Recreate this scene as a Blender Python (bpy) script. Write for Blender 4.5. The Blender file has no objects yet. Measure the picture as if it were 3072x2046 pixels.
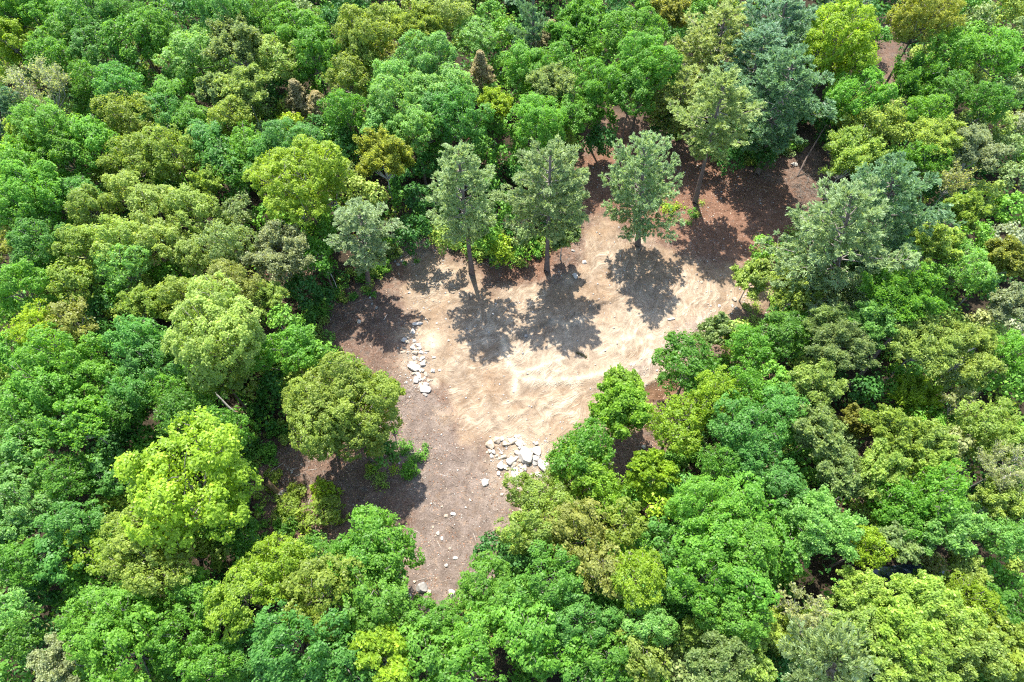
import bpy, bmesh, math, random
import numpy as np
from mathutils import Vector, Matrix

# ------------------------------------------------------------------ camera, sky, sun, exposure
scene = bpy.context.scene
COL = scene.collection
CAM_H = 72.0
TILT = math.radians(30.0)
FPX = 2048.0                      # focal length in source pixels (3072 wide)
cam_d = bpy.data.cameras.new('camera')
cam_d.sensor_width = 36.0
cam_d.lens = 24.0
cam_d.clip_start = 0.5
cam_d.clip_end = 6000.0
cam = bpy.data.objects.new('camera', cam_d)
COL.objects.link(cam)
cam.location = (0, 0, CAM_H)
cam.rotation_euler = (TILT, 0, 0)
scene.camera = cam

SUN_DIR = Vector((-0.14, 0.50, 0.90)).normalized()      # towards the sun
sun_el = math.asin(SUN_DIR.z)
sun_az = math.atan2(SUN_DIR.x, SUN_DIR.y)
world = bpy.data.worlds.new('World')
scene.world = world
world.use_nodes = True
wn = world.node_tree.nodes
wl = world.node_tree.links
for n in list(wn):
    wn.remove(n)
sky = wn.new('ShaderNodeTexSky')
sky.sky_type = 'NISHITA'
sky.sun_disc = False
sky.sun_elevation = sun_el
sky.sun_rotation = sun_az
bg = wn.new('ShaderNodeBackground')
bg.inputs['Strength'].default_value = 0.15
wo = wn.new('ShaderNodeOutputWorld')
wl.new(sky.outputs[0], bg.inputs[0])
wl.new(bg.outputs[0], wo.inputs[0])
sun_d = bpy.data.lights.new('sun', 'SUN')
sun_d.energy = 3.6
sun_d.angle = math.radians(0.5)
sun_d.color = (1.0, 0.95, 0.87)
sun = bpy.data.objects.new('sun', sun_d)
COL.objects.link(sun)
sun.rotation_euler = (-SUN_DIR).to_track_quat('-Z', 'Y').to_euler()
scene.view_settings.view_transform = 'Standard'
scene.view_settings.look = 'None'
scene.view_settings.gamma = 1.0
scene.view_settings.use_curve_mapping = False
scene.view_settings.exposure = 1.86
scene.cycles.max_bounces = 7
scene.cycles.diffuse_bounces = 4
scene.cycles.glossy_bounces = 2
scene.cycles.transmission_bounces = 4
scene.cycles.use_denoising = False
scene.cycles.pixel_filter_type = 'BLACKMAN_HARRIS'
scene.cycles.filter_width = 1.15

# ------------------------------------------------------------------ pixel <-> place
CT, ST = math.cos(TILT), math.sin(TILT)


def at(px, py, z=0.0):
    """place at height z that the photograph shows at source pixel px, py"""
    dx, dy = (px - 1536.0) / FPX, (1023.0 - py) / FPX
    d = (dx, dy * CT + ST, dy * ST - CT)
    t = (z - CAM_H) / d[2]
    return Vector((d[0] * t, d[1] * t, z))


def depth_of(p):
    return p.y * ST + (CAM_H - p.z) * CT


def to_px(x, y, z=0.0):
    zz = z - CAM_H
    dep = y * ST - zz * CT
    up = y * CT + zz * ST
    return 1536.0 + FPX * x / dep, 1023.0 - FPX * up / dep


def lin(c):
    return tuple(((v / 255.0) / 12.92 if v <= 10 else (((v / 255.0) + 0.055) / 1.055) ** 2.4) for v in c)


# ------------------------------------------------------------------ materials
def new_mat(name):
    m = bpy.data.materials.new(name)
    m.use_nodes = True
    nt = m.node_tree
    for n in list(nt.nodes):
        nt.nodes.remove(n)
    out = nt.nodes.new('ShaderNodeOutputMaterial')
    return m, nt, out


def N(nt, t, **kw):
    n = nt.nodes.new(t)
    for k, v in kw.items():
        setattr(n, k, v)
    return n


def setin(n, **kw):
    for k, v in kw.items():
        n.inputs[k.replace('_', ' ')].default_value = v


def foliage_material(name, gloss=0.25, rough=0.5, trans=0.32, vary=0.75):
    m, nt, out = new_mat(name)
    L = nt.links.new
    info = N(nt, 'ShaderNodeObjectInfo')
    at_ = N(nt, 'ShaderNodeAttribute', attribute_type='GEOMETRY', attribute_name='var')
    mr = N(nt, 'ShaderNodeMapRange')
    mr.inputs['To Min'].default_value = 1.0 - vary * 0.55
    mr.inputs['To Max'].default_value = 1.0 + vary * 0.55
    L(at_.outputs['Fac'], mr.inputs['Value'])
    hu = N(nt, 'ShaderNodeMapRange')
    hu.inputs['To Min'].default_value = 0.515
    hu.inputs['To Max'].default_value = 0.485
    L(at_.outputs['Fac'], hu.inputs['Value'])
    hs = N(nt, 'ShaderNodeHueSaturation')
    L(info.outputs['Color'], hs.inputs['Color'])
    L(hu.outputs[0], hs.inputs['Hue'])
    L(mr.outputs[0], hs.inputs['Value'])
    p = N(nt, 'ShaderNodeBsdfPrincipled')
    p.inputs['Roughness'].default_value = rough
    p.inputs['Specular IOR Level'].default_value = gloss
    L(hs.outputs[0], p.inputs['Base Color'])
    tr = N(nt, 'ShaderNodeBsdfTranslucent')
    mul = N(nt, 'ShaderNodeMix', data_type='RGBA', blend_type='MULTIPLY')
    mul.inputs[0].default_value = 1.0
    mul.inputs[7].default_value = (1.6, 1.5, 0.75, 1)
    L(hs.outputs[0], mul.inputs[6])
    L(mul.outputs[2], tr.inputs['Color'])
    mx = N(nt, 'ShaderNodeMixShader')
    mx.inputs[0].default_value = trans
    L(p.outputs[0], mx.inputs[1])
    L(tr.outputs[0], mx.inputs[2])
    L(mx.outputs[0], out.inputs[0])
    return m


def noisy_material(name, c1, c2, scale=4.0, rough=0.9, stretch=(1, 1, 1), bump=0.3, detail=6.0):
    m, nt, out = new_mat(name)
    L = nt.links.new
    tc = N(nt, 'ShaderNodeTexCoord')
    mp = N(nt, 'ShaderNodeMapping')
    mp.inputs['Scale'].default_value = stretch
    L(tc.outputs['Object'], mp.inputs[0])
    nz = N(nt, 'ShaderNodeTexNoise')
    nz.inputs['Scale'].default_value = scale
    nz.inputs['Detail'].default_value = detail
    nz.inputs['Roughness'].default_value = 0.65
    L(mp.outputs[0], nz.inputs['Vector'])
    cr = N(nt, 'ShaderNodeValToRGB')
    cr.color_ramp.elements[0].position = 0.3
    cr.color_ramp.elements[1].position = 0.7
    cr.color_ramp.elements[0].color = (*c1, 1)
    cr.color_ramp.elements[1].color = (*c2, 1)
    L(nz.outputs['Fac'], cr.inputs[0])
    p = N(nt, 'ShaderNodeBsdfPrincipled')
    p.inputs['Roughness'].default_value = rough
    p.inputs['Specular IOR Level'].default_value = 0.2
    L(cr.outputs[0], p.inputs['Base Color'])
    bp = N(nt, 'ShaderNodeBump')
    bp.inputs['Strength'].default_value = bump
    bp.inputs['Distance'].default_value = 0.05
    L(nz.outputs['Fac'], bp.inputs['Height'])
    L(bp.outputs[0], p.inputs['Normal'])
    L(p.outputs[0], out.inputs[0])
    return m


M_LEAF = foliage_material('broad_leaves', 0.3, 0.45, 0.56)
M_NEEDLE = foliage_material('pine_needles', 0.3, 0.45, 0.42, 0.7)
M_BARK = noisy_material('grey_brown_bark', (0.085, 0.06, 0.05), (0.24, 0.19, 0.165), 3.0, 0.9, (4, 4, 0.8))
M_TWIG = noisy_material('pale_grey_twigs', (0.24, 0.225, 0.20), (0.46, 0.44, 0.41), 2.0, 0.85, (2, 2, 0.8))
M_LIMB = noisy_material('limb_bark', (0.10, 0.085, 0.07), (0.30, 0.27, 0.24), 2.0, 0.85, (2, 2, 0.8))
M_ROCK = noisy_material('pale_granite', (0.31, 0.275, 0.235), (0.50, 0.465, 0.415), 2.2, 0.85, bump=0.35)
M_ROCK_TAN = noisy_material('earth_stained_stone', (0.25, 0.19, 0.13), (0.44, 0.38, 0.30), 3.0, 0.9, bump=0.3)
M_ROCK_GREY = noisy_material('weathered_grey_stone', (0.15, 0.14, 0.125), (0.32, 0.30, 0.27), 2.5, 0.85, bump=0.35)
M_DEADWOOD = noisy_material('bleached_wood', (0.28, 0.24, 0.20), (0.52, 0.48, 0.42), 3.0, 0.85, (1, 1, 6))
M_ROTTEN = noisy_material('rotting_bark', (0.10, 0.06, 0.03), (0.30, 0.20, 0.11), 3.0, 0.9, (3, 3, 0.8))
M_HOLLOW = noisy_material('dark_hollow', (0.015, 0.012, 0.01), (0.05, 0.04, 0.03), 5.0, 0.95)  # near-black brown for the snag's hollow top
M_STICK = noisy_material('dry_sticks', (0.16, 0.12, 0.09), (0.45, 0.38, 0.32), 1.5, 0.9)


# ------------------------------------------------------------------ object helpers
def tag(o, label=None, cat=None, group=None, kind=None):
    if label:
        o['label'] = label
    if cat:
        o['category'] = cat
    if group:
        o['group'] = group
    if kind:
        o['kind'] = kind
    return o


def link(name, data, parent=None, loc=None):
    o = bpy.data.objects.new(name, data)
    COL.objects.link(o)
    if parent is not None:
        o.parent = parent
    if loc is not None:
        o.location = loc
    return o


def mesh_np(name, verts, faces_n, nverts_per_face, mat, var=None, smooth=False, index=None):
    """mesh from numpy: faces all with the same corner count; index None = consecutive vertices"""
    me = bpy.data.meshes.new(name)
    nv = len(verts)
    k = nverts_per_face
    me.vertices.add(nv)
    me.vertices.foreach_set('co', np.ascontiguousarray(verts, dtype=np.float32).ravel())
    idx = np.arange(nv, dtype=np.int32) if index is None else np.ascontiguousarray(index, dtype=np.int32).ravel()
    me.loops.add(len(idx))
    me.loops.foreach_set('vertex_index', idx)
    me.polygons.add(faces_n)
    me.polygons.foreach_set('loop_start', np.arange(0, faces_n * k, k, dtype=np.int32))
    me.polygons.foreach_set('loop_total', np.full(faces_n, k, dtype=np.int32))
    if smooth:
        me.polygons.foreach_set('use_smooth', np.ones(faces_n, dtype=bool))
    if var is not None:
        a = me.attributes.new('var', 'FLOAT', 'FACE')
        a.data.foreach_set('value', np.ascontiguousarray(var, dtype=np.float32))
    me.update(calc_edges=True)
    if mat is not None:
        me.materials.append(mat)
    return me


def norm(a):
    return a / np.maximum(np.linalg.norm(a, axis=-1, keepdims=True), 1e-9)


def leaf_verts(rng, P, Nn, ha, hb):
    """kite-shaped leaves at P with normals Nn, half length ha, half width hb"""
    n = len(P)
    r = norm(rng.normal(size=(n, 3)))
    T = norm(np.cross(Nn, r))
    B = np.cross(Nn, T)
    s = rng.uniform(0.7, 1.3, (n, 1))
    a, b = ha * s, hb * s
    cup = Nn * (b * 0.5)
    V = np.stack([P - T * a, P + B * b + cup, P + T * a, P - B * b + cup], axis=1)
    return V.reshape(-1, 3)


class Tubes:
    def __init__(self):
        self.v, self.f = [], []

    def add(self, pts, radii, sides=5):
        base = len(self.v)
        n = len(pts)
        for i, (p, r) in enumerate(zip(pts, radii)):
            p = Vector(p)
            if i == 0:
                d = Vector(pts[1]) - p
            elif i == n - 1:
                d = p - Vector(pts[i - 1])
            else:
                d = Vector(pts[i + 1]) - Vector(pts[i - 1])
            d.normalize()
            u = d.orthogonal().normalized()
            if abs(d.z) > 0.7:
                u = (Vector((1, 0, 0)) - d * d.x).normalized()
            w = d.cross(u)
            for k in range(sides):
                a = 2 * math.pi * k / sides
                self.v.append(p + u * (math.cos(a) * r) + w * (math.sin(a) * r))
        for i in range(n - 1):
            for k in range(sides):
                k2 = (k + 1) % sides
                self.f.append((base + i * sides + k, base + i * sides + k2, base + (i + 1) * sides + k2, base + (i + 1) * sides + k))
        self.f.append(tuple(base + (n - 1) * sides + k for k in range(sides)))

    def mesh(self, name, mat, smooth=True):
        me = bpy.data.meshes.new(name)
        me.from_pydata([tuple(v) for v in self.v], [], self.f)
        if smooth:
            me.polygons.foreach_set('use_smooth', [True] * len(me.polygons))
        me.materials.append(mat)
        return me


# ------------------------------------------------------------------ ground
_noise_tab = np.random.default_rng(7).random((256, 256)).astype(np.float64)


def vnoise(x, y):
    xi, yi = np.floor(x).astype(int), np.floor(y).astype(int)
    fx, fy = x - xi, y - yi
    fx, fy = fx * fx * (3 - 2 * fx), fy * fy * (3 - 2 * fy)
    g = lambda a, b: _noise_tab[a % 256, b % 256]
    return (g(xi, yi) * (1 - fx) + g(xi + 1, yi) * fx) * (1 - fy) + (g(xi, yi + 1) * (1 - fx) + g(xi + 1, yi + 1) * fx) * fy


def fbm(x, y, o=4):
    s, a, t = 0, 1.0, 0
    for k in range(o):
        s = s + a * vnoise(x * 2 ** k + 17.3 * k, y * 2 ** k + 5.1 * k)
        t += a
        a *= 0.5
    return s / t


def seg_dist(x, y, a, b):
    ax, ay = a
    bx, by = b
    dx, dy = bx - ax, by - ay
    t = np.clip(((x - ax) * dx + (y - ay) * dy) / (dx * dx + dy * dy + 1e-9), 0, 1)
    return np.hypot(x - ax - t * dx, y - ay - t * dy)


def line_dist(x, y, pts):
    d = None
    for a, b in zip(pts[:-1], pts[1:]):
        e = seg_dist(x, y, a, b)
        d = e if d is None else np.minimum(d, e)
    return d


def poly_sd(x, y, pts):
    """distance to the outline, positive inside"""
    d = line_dist(x, y, pts + [pts[0]])
    ins = np.zeros(np.shape(x), dtype=bool)
    n = len(pts)
    for i in range(n):
        x1, y1 = pts[i]
        x2, y2 = pts[(i + 1) % n]
        c = ((y1 > y) != (y2 > y)) & (x < (x2 - x1) * (y - y1) / (y2 - y1 + 1e-12) + x1)
        ins ^= c
    return np.where(ins, d, -d)


def gp(pts):
    return [(at(a, b).x, at(a, b).y) for a, b in pts]


def sstep(a, b, v):
    t = np.clip((v - a) / (b - a), 0, 1)
    return t * t * (3 - 2 * t)


SAND = gp([(1225, 770), (1330, 745), (1400, 790), (1480, 880), (1560, 860), (1640, 850), (1735, 800), (1750, 690), (1800, 640), (1880, 720), (2050, 770), (2200, 790),
           (2300, 870), (2260, 930), (2190, 980), (2090, 1050), (2010, 1130), (1900, 1180), (1820, 1260), (1750, 1340), (1700, 1420), (1560, 1400),
           (1450, 1310), (1385, 1335), (1360, 1250), (1330, 1170), (1290, 1080), (1235, 1010), (1215, 900)])
CREAM = gp([(1505, 1020), (1580, 1030), (1680, 1010), (1720, 950), (1850, 920), (1960, 900), (2050, 950), (2020, 1010), (1930, 1060), (1880, 1110),
            (1760, 1140), (1640, 1160), (1560, 1160), (1520, 1110)])
DRIVE = gp([(1150, 1130), (1270, 1160), (1340, 1180), (1390, 1330), (1450, 1360), (1500, 1450), (1540, 1560), (1480, 1680), (1400, 1830), (1290, 1860), (1200, 1840),
            (1180, 1700), (1230, 1560), (1190, 1430), (1130, 1320)])
RED = gp([(1740, 470), (1860, 400), (1960, 400), (2040, 450), (2150, 470), (2330, 560), (2420, 640), (2330, 740), (2240, 800), (2090, 770), (1950, 700), (1830, 650), (1740, 640), (1700, 760), (1640, 840), (1500, 860), (1440, 800), (1480, 740), (1660, 700)])
BANK = gp([(1910, 1190), (1945, 1150), (1990, 1128), (2040, 1130), (2040, 1170), (1990, 1200), (1945, 1205)])
OPENING = gp([(740, 1370), (930, 1290), (1150, 1150), (980, 1060), (960, 960), (1100, 850), (1160, 760), (1300, 700), (1420, 770), (1560, 800), (1720, 690), (1700, 470),
              (1830, 340), (2000, 390), (2120, 440), (2270, 500), (2420, 420), (2520, 520), (2440, 680), (2290, 760), (2330, 860), (2300, 980), (2180, 1060), (2080, 1150),
              (2040, 1330), (1900, 1440), (1700, 1500), (1560, 1560), (1500, 1650), (1460, 1780), (1350, 1880), (1220, 1880), (1180, 1760), (1000, 1640), (800, 1640)])
TRAIL = gp([(2640, 100), (2720, 100), (2720, 230), (2700, 330), (2650, 380), (2600, 250)])
POND = gp([(2615, 1722), (2650, 1708), (2720, 1700), (2780, 1705), (2840, 1720), (2875, 1760), (2860, 1775), (2820, 1745), (2770, 1738), (2720, 1745), (2700, 1765), (2668, 1775), (2650, 1745)])
BANKBED = gp([(2400, 1690), (2600, 1690), (2780, 1660), (2930, 1640), (3072, 1700), (3072, 1800), (2960, 1760), (2860, 1800), (2640, 1790), (2420, 1760)])
BERMS = [  # outline, width, height, pale?
    (gp([(1513, 1028), (1520, 1070), (1535, 1100), (1553, 1128), (1546, 1175)]), 0.55, 0.26, 1.0),
    (gp([(1560, 1139), (1640, 1145), (1730, 1141), (1800, 1125), (1850, 1108)]), 0.5, 0.22, 1.0),
    (gp([(2120, 955), (2040, 1010), (1980, 1062), (1920, 1112), (1860, 1160)]), 0.7, 0.28, -1.0),
    (gp([(2000, 1118), (1960, 1145), (1910, 1185)]), 0.5, 0.25, 0.8),
    (gp([(1548, 1120), (1600, 1112), (1650, 1092), (1690, 1078)]), 0.3, 0.13, 0.8),
    (gp([(1620, 1215), (1660, 1200), (1700, 1190), (1730, 1180)]), 0.3, 0.16, 0.4),
    (gp([(1515, 1212), (1560, 1196), (1610, 1200), (1580, 1215)]), 0.3, 0.14, 0.4),
    (gp([(1590, 1240), (1630, 1222), (1650, 1200), (1680, 1170)]), 0.28, 0.14, 0.3),
    (gp([(1500, 1260), (1560, 1240), (1600, 1215), (1620, 1180)]), 0.28, 0.14, 0.3),
    (gp([(1620, 1270), (1660, 1235), (1700, 1212)]), 0.4, 0.13, 0.4),
    (gp([(1660, 965), (1700, 975), (1740, 962)]), 0.4, 0.16, 0.8),
    (gp([(1860, 1055), (1900, 1040), (1950, 1010)]), 0.3, 0.1, 0.7),
    (gp([(1800, 1060), (1850, 1030), (1910, 1012)]), 0.3, 0.1, 0.7),
    (gp([(1880, 1100), (1920, 1080), (1960, 1040)]), 0.3, 0.1, 0.7),
    (gp([(1850, 1110), (1890, 1095), (1930, 1100)]), 0.25, 0.1, 0.7),
    (gp([(1290, 905), (1330, 925), (1370, 935)]), 0.4, 0.12, 0.0),
    (gp([(1270, 842), (1330, 868), (1390, 880)]), 0.3, 0.08, 0.0),
    (gp([(1200, 760), (1210, 820), (1180, 880)]), 0.6, 0.2, 0.0),
]
SCARPS = [gp([(1522, 1030), (1560, 1004), (1592, 990), (1612, 978), (1640, 972)]), gp([(1748, 938), (1775, 925), (1800, 918)]), gp([(1935, 1203), (1945, 1210), (1960, 1203)])]


def ground_fields(x, y):
    wob = (fbm(x * 0.35, y * 0.35, 3) - 0.5) * 3.0
    f = {}
    f['sand'] = sstep(-3.0, 3.0, poly_sd(x, y, SAND) + wob * 1.6)
    f['cream'] = sstep(-2.5, 3.5, poly_sd(x, y, CREAM) + wob * 1.3)
    f['drive'] = sstep(-2.8, 2.8, poly_sd(x, y, DRIVE) + wob * 1.6)
    f['red'] = sstep(-3.0, 3.0, poly_sd(x, y, RED) + wob * 1.5)
    f['bank'] = sstep(-0.3, 0.3, poly_sd(x, y, BANK) + wob * 0.15)
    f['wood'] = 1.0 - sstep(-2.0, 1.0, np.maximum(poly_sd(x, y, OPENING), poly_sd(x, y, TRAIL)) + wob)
    h = (fbm(x * 0.12, y * 0.12, 3) - 0.5) * 0.7 * (1 - f['wood'])
    h = h + (fbm(x * 0.9, y * 0.9, 4) - 0.5) * (0.16 - 0.08 * f['sand'])
    h = h + (fbm(x * 3.1, y * 3.1, 2) - 0.5) * 0.05
    # machine tracks: long curved ridges swinging up to the right
    cx, cy = at(1150, 600).x, at(1150, 600).y
    rad = np.hypot(x - cx, y - cy)
    ang = np.arctan2(y - cy, x - cx)
    rr = rad + (fbm(x * 0.3, y * 0.3, 3) - 0.5) * 3.5
    rid = 1 - np.abs(2 * vnoise(rr * 1.15, ang * 5.0) - 1)
    rid2 = 1 - np.abs(2 * vnoise(rr * 2.6 + 40, ang * 11.0) - 1)
    mk = f['sand'] * sstep(-3, 2, (cy - 12) - y)
    h = h + mk * (0.04 * rid ** 4 + 0.03 * rid2 ** 3)
    f['rr'] = rr
    f['ang'] = ang
    f['rid'] = mk * np.clip((rid ** 10 * 0.7 + rid2 ** 10 * 0.5) * (0.2 + 1.4 * fbm(x * 0.5 + 9, y * 0.5, 3)), 0, 1)
    pale = np.zeros_like(x)
    mauve = np.zeros_like(x)
    for pts, w, hh, pl in BERMS:
        d = line_dist(x, y, pts) + (fbm(x * 1.7, y * 1.7, 2) - 0.5) * 0.5
        g = np.exp(-(d / w) ** 2)
        h = h + hh * g
        if pl > 0:
            pale = np.maximum(pale, g * pl)
        elif pl < 0:
            mauve = np.maximum(mauve, np.exp(-(d / (w * 1.6)) ** 2))
    for pts in SCARPS:
        d = line_dist(x, y, pts)
        a, b = pts[0], pts[-1]
        side = (b[0] - a[0]) * (y - a[1]) - (b[1] - a[1]) * (x - a[0])
        ln = math.hypot(b[0] - a[0], b[1] - a[1])
        side = side / ln + (fbm(x * 1.2, y * 1.2, 3) - 0.5) * 0.9
        fall = np.exp(-(d / 1.9) ** 2)
        h = h + fall * (0.42 * sstep(-0.08, 0.12, side) - 0.16)
    h = h + f['bank'] * -0.35
    h = h - 0.3 * sstep(-1.5, 0.4, poly_sd(x, y, POND))
    for cc, w_ in ((at(1570, 1395), 3.6), (at(1245, 1090), 2.2), (at(1290, 1030), 1.6)):
        g = np.exp(-(((x - cc.x) / w_) ** 2 + ((y - cc.y) / w_) ** 2)) * (0.3 + fbm(x, y, 3))
        pale = np.maximum(pale, g * 0.75)
        h = h + 0.15 * g
    f['pale'] = pale
    f['mauve'] = mauve
    f['h'] = h
    return f


def axis_coords(lo, hi, step, far):
    core = list(np.arange(lo, hi + 1e-6, step))
    out_lo, out_hi = [], []
    s, p = step, lo
    while p > -far:
        s *= 1.25
        p -= s
        out_lo.append(p)
    s, p = step, hi
    while p < far:
        s *= 1.25
        p += s
        out_hi.append(p)
    return np.array(out_lo[::-1] + core + out_hi)


gx = axis_coords(-34.0, 44.0, 0.2, 2500.0)
gy = axis_coords(7.0, 78.0, 0.2, 2500.0)
X, Y = np.meshgrid(gx, gy)
F = ground_fields(X, Y)
near = (np.abs(X) < 90) & (np.abs(Y - 50) < 90)
Z = F['h'] * near
nxg, nyg = len(gx), len(gy)
I = np.arange(nxg * nyg).reshape(nyg, nxg)
quads = np.stack([I[:-1, :-1], I[:-1, 1:], I[1:, 1:], I[1:, :-1]], axis=-1).reshape(-1, 4)
g_me = mesh_np('ground', np.stack([X, Y, Z], -1).reshape(-1, 3), len(quads), 4, None, smooth=True, index=quads)
for k in ('sand', 'cream', 'drive', 'red', 'bank', 'wood', 'rid', 'pale', 'mauve', 'rr', 'ang'):
    a = g_me.attributes.new(k, 'FLOAT', 'POINT')
    a.data.foreach_set('value', F[k].astype(np.float32).ravel())


def ground_z(x, y):
    j = int(np.clip(np.searchsorted(gx, x) - 1, 0, nxg - 2))
    i = int(np.clip(np.searchsorted(gy, y) - 1, 0, nyg - 2))
    tx = (x - gx[j]) / (gx[j + 1] - gx[j])
    ty = (y - gy[i]) / (gy[i + 1] - gy[i])
    return float((Z[i, j] * (1 - tx) + Z[i, j + 1] * tx) * (1 - ty) + (Z[i + 1, j] * (1 - tx) + Z[i + 1, j + 1] * tx) * ty)


def ground_material():
    m, nt, out = new_mat('bare_earth_and_leaf_litter')
    L = nt.links.new
    tc = N(nt, 'ShaderNodeTexCoord')

    def att(n):
        return N(nt, 'ShaderNodeAttribute', attribute_type='GEOMETRY', attribute_name=n).outputs['Fac']

    def noise(scale, detail=6.0, rough=0.6, dist=0.0):
        n = N(nt, 'ShaderNodeTexNoise')
        n.inputs['Scale'].default_value = scale
        n.inputs['Detail'].default_value = detail
        n.inputs['Roughness'].default_value = rough
        n.inputs['Distortion'].default_value = dist
        L(tc.outputs['Object'], n.inputs['Vector'])
        return n.outputs['Fac']

    def ramp(fac, c1, c2, a=0.35, b=0.65):
        r = N(nt, 'ShaderNodeValToRGB')
        r.color_ramp.elements[0].position = a
        r.color_ramp.elements[1].position = b
        r.color_ramp.elements[0].color = (*c1, 1)
        r.color_ramp.elements[1].color = (*c2, 1)
        L(fac, r.inputs[0])
        return r.outputs[0]

    def mix(fac, a, b, mode='MIX'):
        n = N(nt, 'ShaderNodeMix', data_type='RGBA', blend_type=mode)
        if isinstance(fac, float):
            n.inputs[0].default_value = fac
        else:
            L(fac, n.inputs[0])
        for s, v in ((6, a), (7, b)):
            if isinstance(v, tuple):
                n.inputs[s].default_value = (*v, 1)
            else:
                L(v, n.inputs[s])
        return n.outputs[2]

    def math_(op, a, b=None, clamp=True):
        n = N(nt, 'ShaderNodeMath', operation=op, use_clamp=clamp)
        for i, v in enumerate((a, b)):
            if v is None:
                continue
            if isinstance(v, float):
                n.inputs[i].default_value = v
            else:
                L(v, n.inputs[i])
        return n.outputs[0]

    n_big, n_mid, n_fine, n_grain = noise(0.22, 5), noise(1.3, 6, 0.65, 0.4), noise(7.0, 5, 0.7), noise(26.0, 3, 0.7)
    litter = ramp(n_fine, (0.081, 0.049, 0.035), (0.202, 0.136, 0.101), 0.36, 0.66)
    litter = mix(ramp(n_mid, (0, 0, 0), (1, 1, 1), 0.45, 0.7), litter, ramp(n_fine, (0.057, 0.046, 0.038), (0.168, 0.136, 0.113), 0.36, 0.66))
    sand = ramp(n_fine, (0.188, 0.128, 0.079), (0.268, 0.194, 0.129), 0.35, 0.65)
    sand = mix(ramp(n_big, (0, 0, 0), (1, 1, 1), 0.42, 0.62), sand, ramp(n_fine, (0.180, 0.130, 0.088), (0.260, 0.200, 0.144), 0.35, 0.65))
    cream = ramp(n_fine, (0.240, 0.182, 0.124), (0.336, 0.271, 0.203), 0.3, 0.66)
    red = ramp(n_fine, (0.114, 0.059, 0.038), (0.208, 0.120, 0.079), 0.36, 0.66)
    drive = ramp(n_fine, (0.107, 0.084, 0.069), (0.222, 0.179, 0.152), 0.34, 0.68)
    drive = mix(ramp(n_mid, (0, 0, 0), (1, 1, 1), 0.52, 0.72), drive, ramp(n_fine, (0.154, 0.108, 0.076), (0.249, 0.179, 0.126), 0.35, 0.65))
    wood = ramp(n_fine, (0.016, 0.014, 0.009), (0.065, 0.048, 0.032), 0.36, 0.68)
    jit = math_('MULTIPLY', math_('SUBTRACT', n_mid, 0.5, False), 0.9, False)

    def edge(name, k=1.0):
        v = math_('ADD', att(name), jit)
        r = N(nt, 'ShaderNodeMapRange')
        r.interpolation_type = 'SMOOTHSTEP'
        r.inputs['From Min'].default_value = 0.2
        r.inputs['From Max'].default_value = 0.8
        r.inputs['To Max'].default_value = k
        L(v, r.inputs['Value'])
        return r.outputs[0]

    c = litter
    c = mix(edge('red', 0.9), c, red)
    c = mix(edge('drive', 0.95), c, drive)
    c = mix(edge('sand', 0.95), c, sand)
    c = mix(edge('cream', 0.8), c, cream)
    c = mix(math_('MULTIPLY', att('rid'), 0.35), c, (0.390, 0.319, 0.233))
    c = mix(att('pale'), c, (0.417, 0.345, 0.252))
    c = mix(math_('MULTIPLY', att('mauve'), 0.8), c, ramp(n_fine, (0.168, 0.120, 0.098), (0.302, 0.254, 0.217), 0.35, 0.62))
    c = mix(att('bank'), c, ramp(n_fine, (0.087, 0.049, 0.028), (0.154, 0.091, 0.053), 0.35, 0.65))
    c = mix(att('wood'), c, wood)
    c = mix(0.55, c, ramp(n_grain, (0.370, 0.358, 0.347), (1.35, 1.35, 1.35), 0.3, 0.7), 'MULTIPLY')
    # fine rills and track marks that follow the machine's arcs
    cmb = N(nt, 'ShaderNodeCombineXYZ')
    L(math_('MULTIPLY', att('rr'), 3.4, False), cmb.inputs[0])
    L(math_('MULTIPLY', att('ang'), 9.0, False), cmb.inputs[1])
    rn = N(nt, 'ShaderNodeTexNoise')
    rn.inputs['Scale'].default_value = 1.0
    rn.inputs['Detail'].default_value = 5.0
    rn.inputs['Roughness'].default_value = 0.7
    rn.inputs['Distortion'].default_value = 0.6
    L(cmb.outputs[0], rn.inputs['Vector'])
    rillm = math_('MULTIPLY', att('sand'), ramp(noise(0.35, 3), (0.1, 0.1, 0.1), (0.9, 0.9, 0.9), 0.42, 0.6))
    c = mix(rillm, c, mix(1.0, c, ramp(rn.outputs['Fac'], (0.82, 0.79, 0.75), (1.18, 1.20, 1.22), 0.36, 0.66), 'MULTIPLY'))
    def ridged(sx, sy, power, dist):
        cb = N(nt, 'ShaderNodeCombineXYZ')
        L(math_('MULTIPLY', att('rr'), sx, False), cb.inputs[0])
        L(math_('MULTIPLY', att('ang'), sy, False), cb.inputs[1])
        q = N(nt, 'ShaderNodeTexNoise')
        q.inputs['Scale'].default_value = 1.0
        q.inputs['Detail'].default_value = 4.0
        q.inputs['Roughness'].default_value = 0.55
        q.inputs['Distortion'].default_value = dist
        L(cb.outputs[0], q.inputs['Vector'])
        v = math_('ABSOLUTE', math_('MULTIPLY', math_('SUBTRACT', q.outputs['Fac'], 0.5, False), 3.2, False), None, False)
        return math_('POWER', math_('SUBTRACT', 1.0, v), power)
    line1 = ridged(0.9, 5.0, 9.0, 0.9)
    line2 = ridged(2.0, 9.0, 7.0, 0.7)
    where = ramp(noise(0.16, 3), (0, 0, 0), (1, 1, 1), 0.40, 0.58)
    lines = math_('MULTIPLY', math_('MULTIPLY', math_('MAXIMUM', line1, math_('MULTIPLY', line2, 0.6)), att('sand')), where)
    c = mix(math_('MULTIPLY', lines, 0.8), c, (0.46, 0.385, 0.29))
    blot = ramp(noise(0.7, 6, 0.7, 0.8), (0.74, 0.72, 0.70), (1.18, 1.17, 1.15), 0.38, 0.62)
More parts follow.
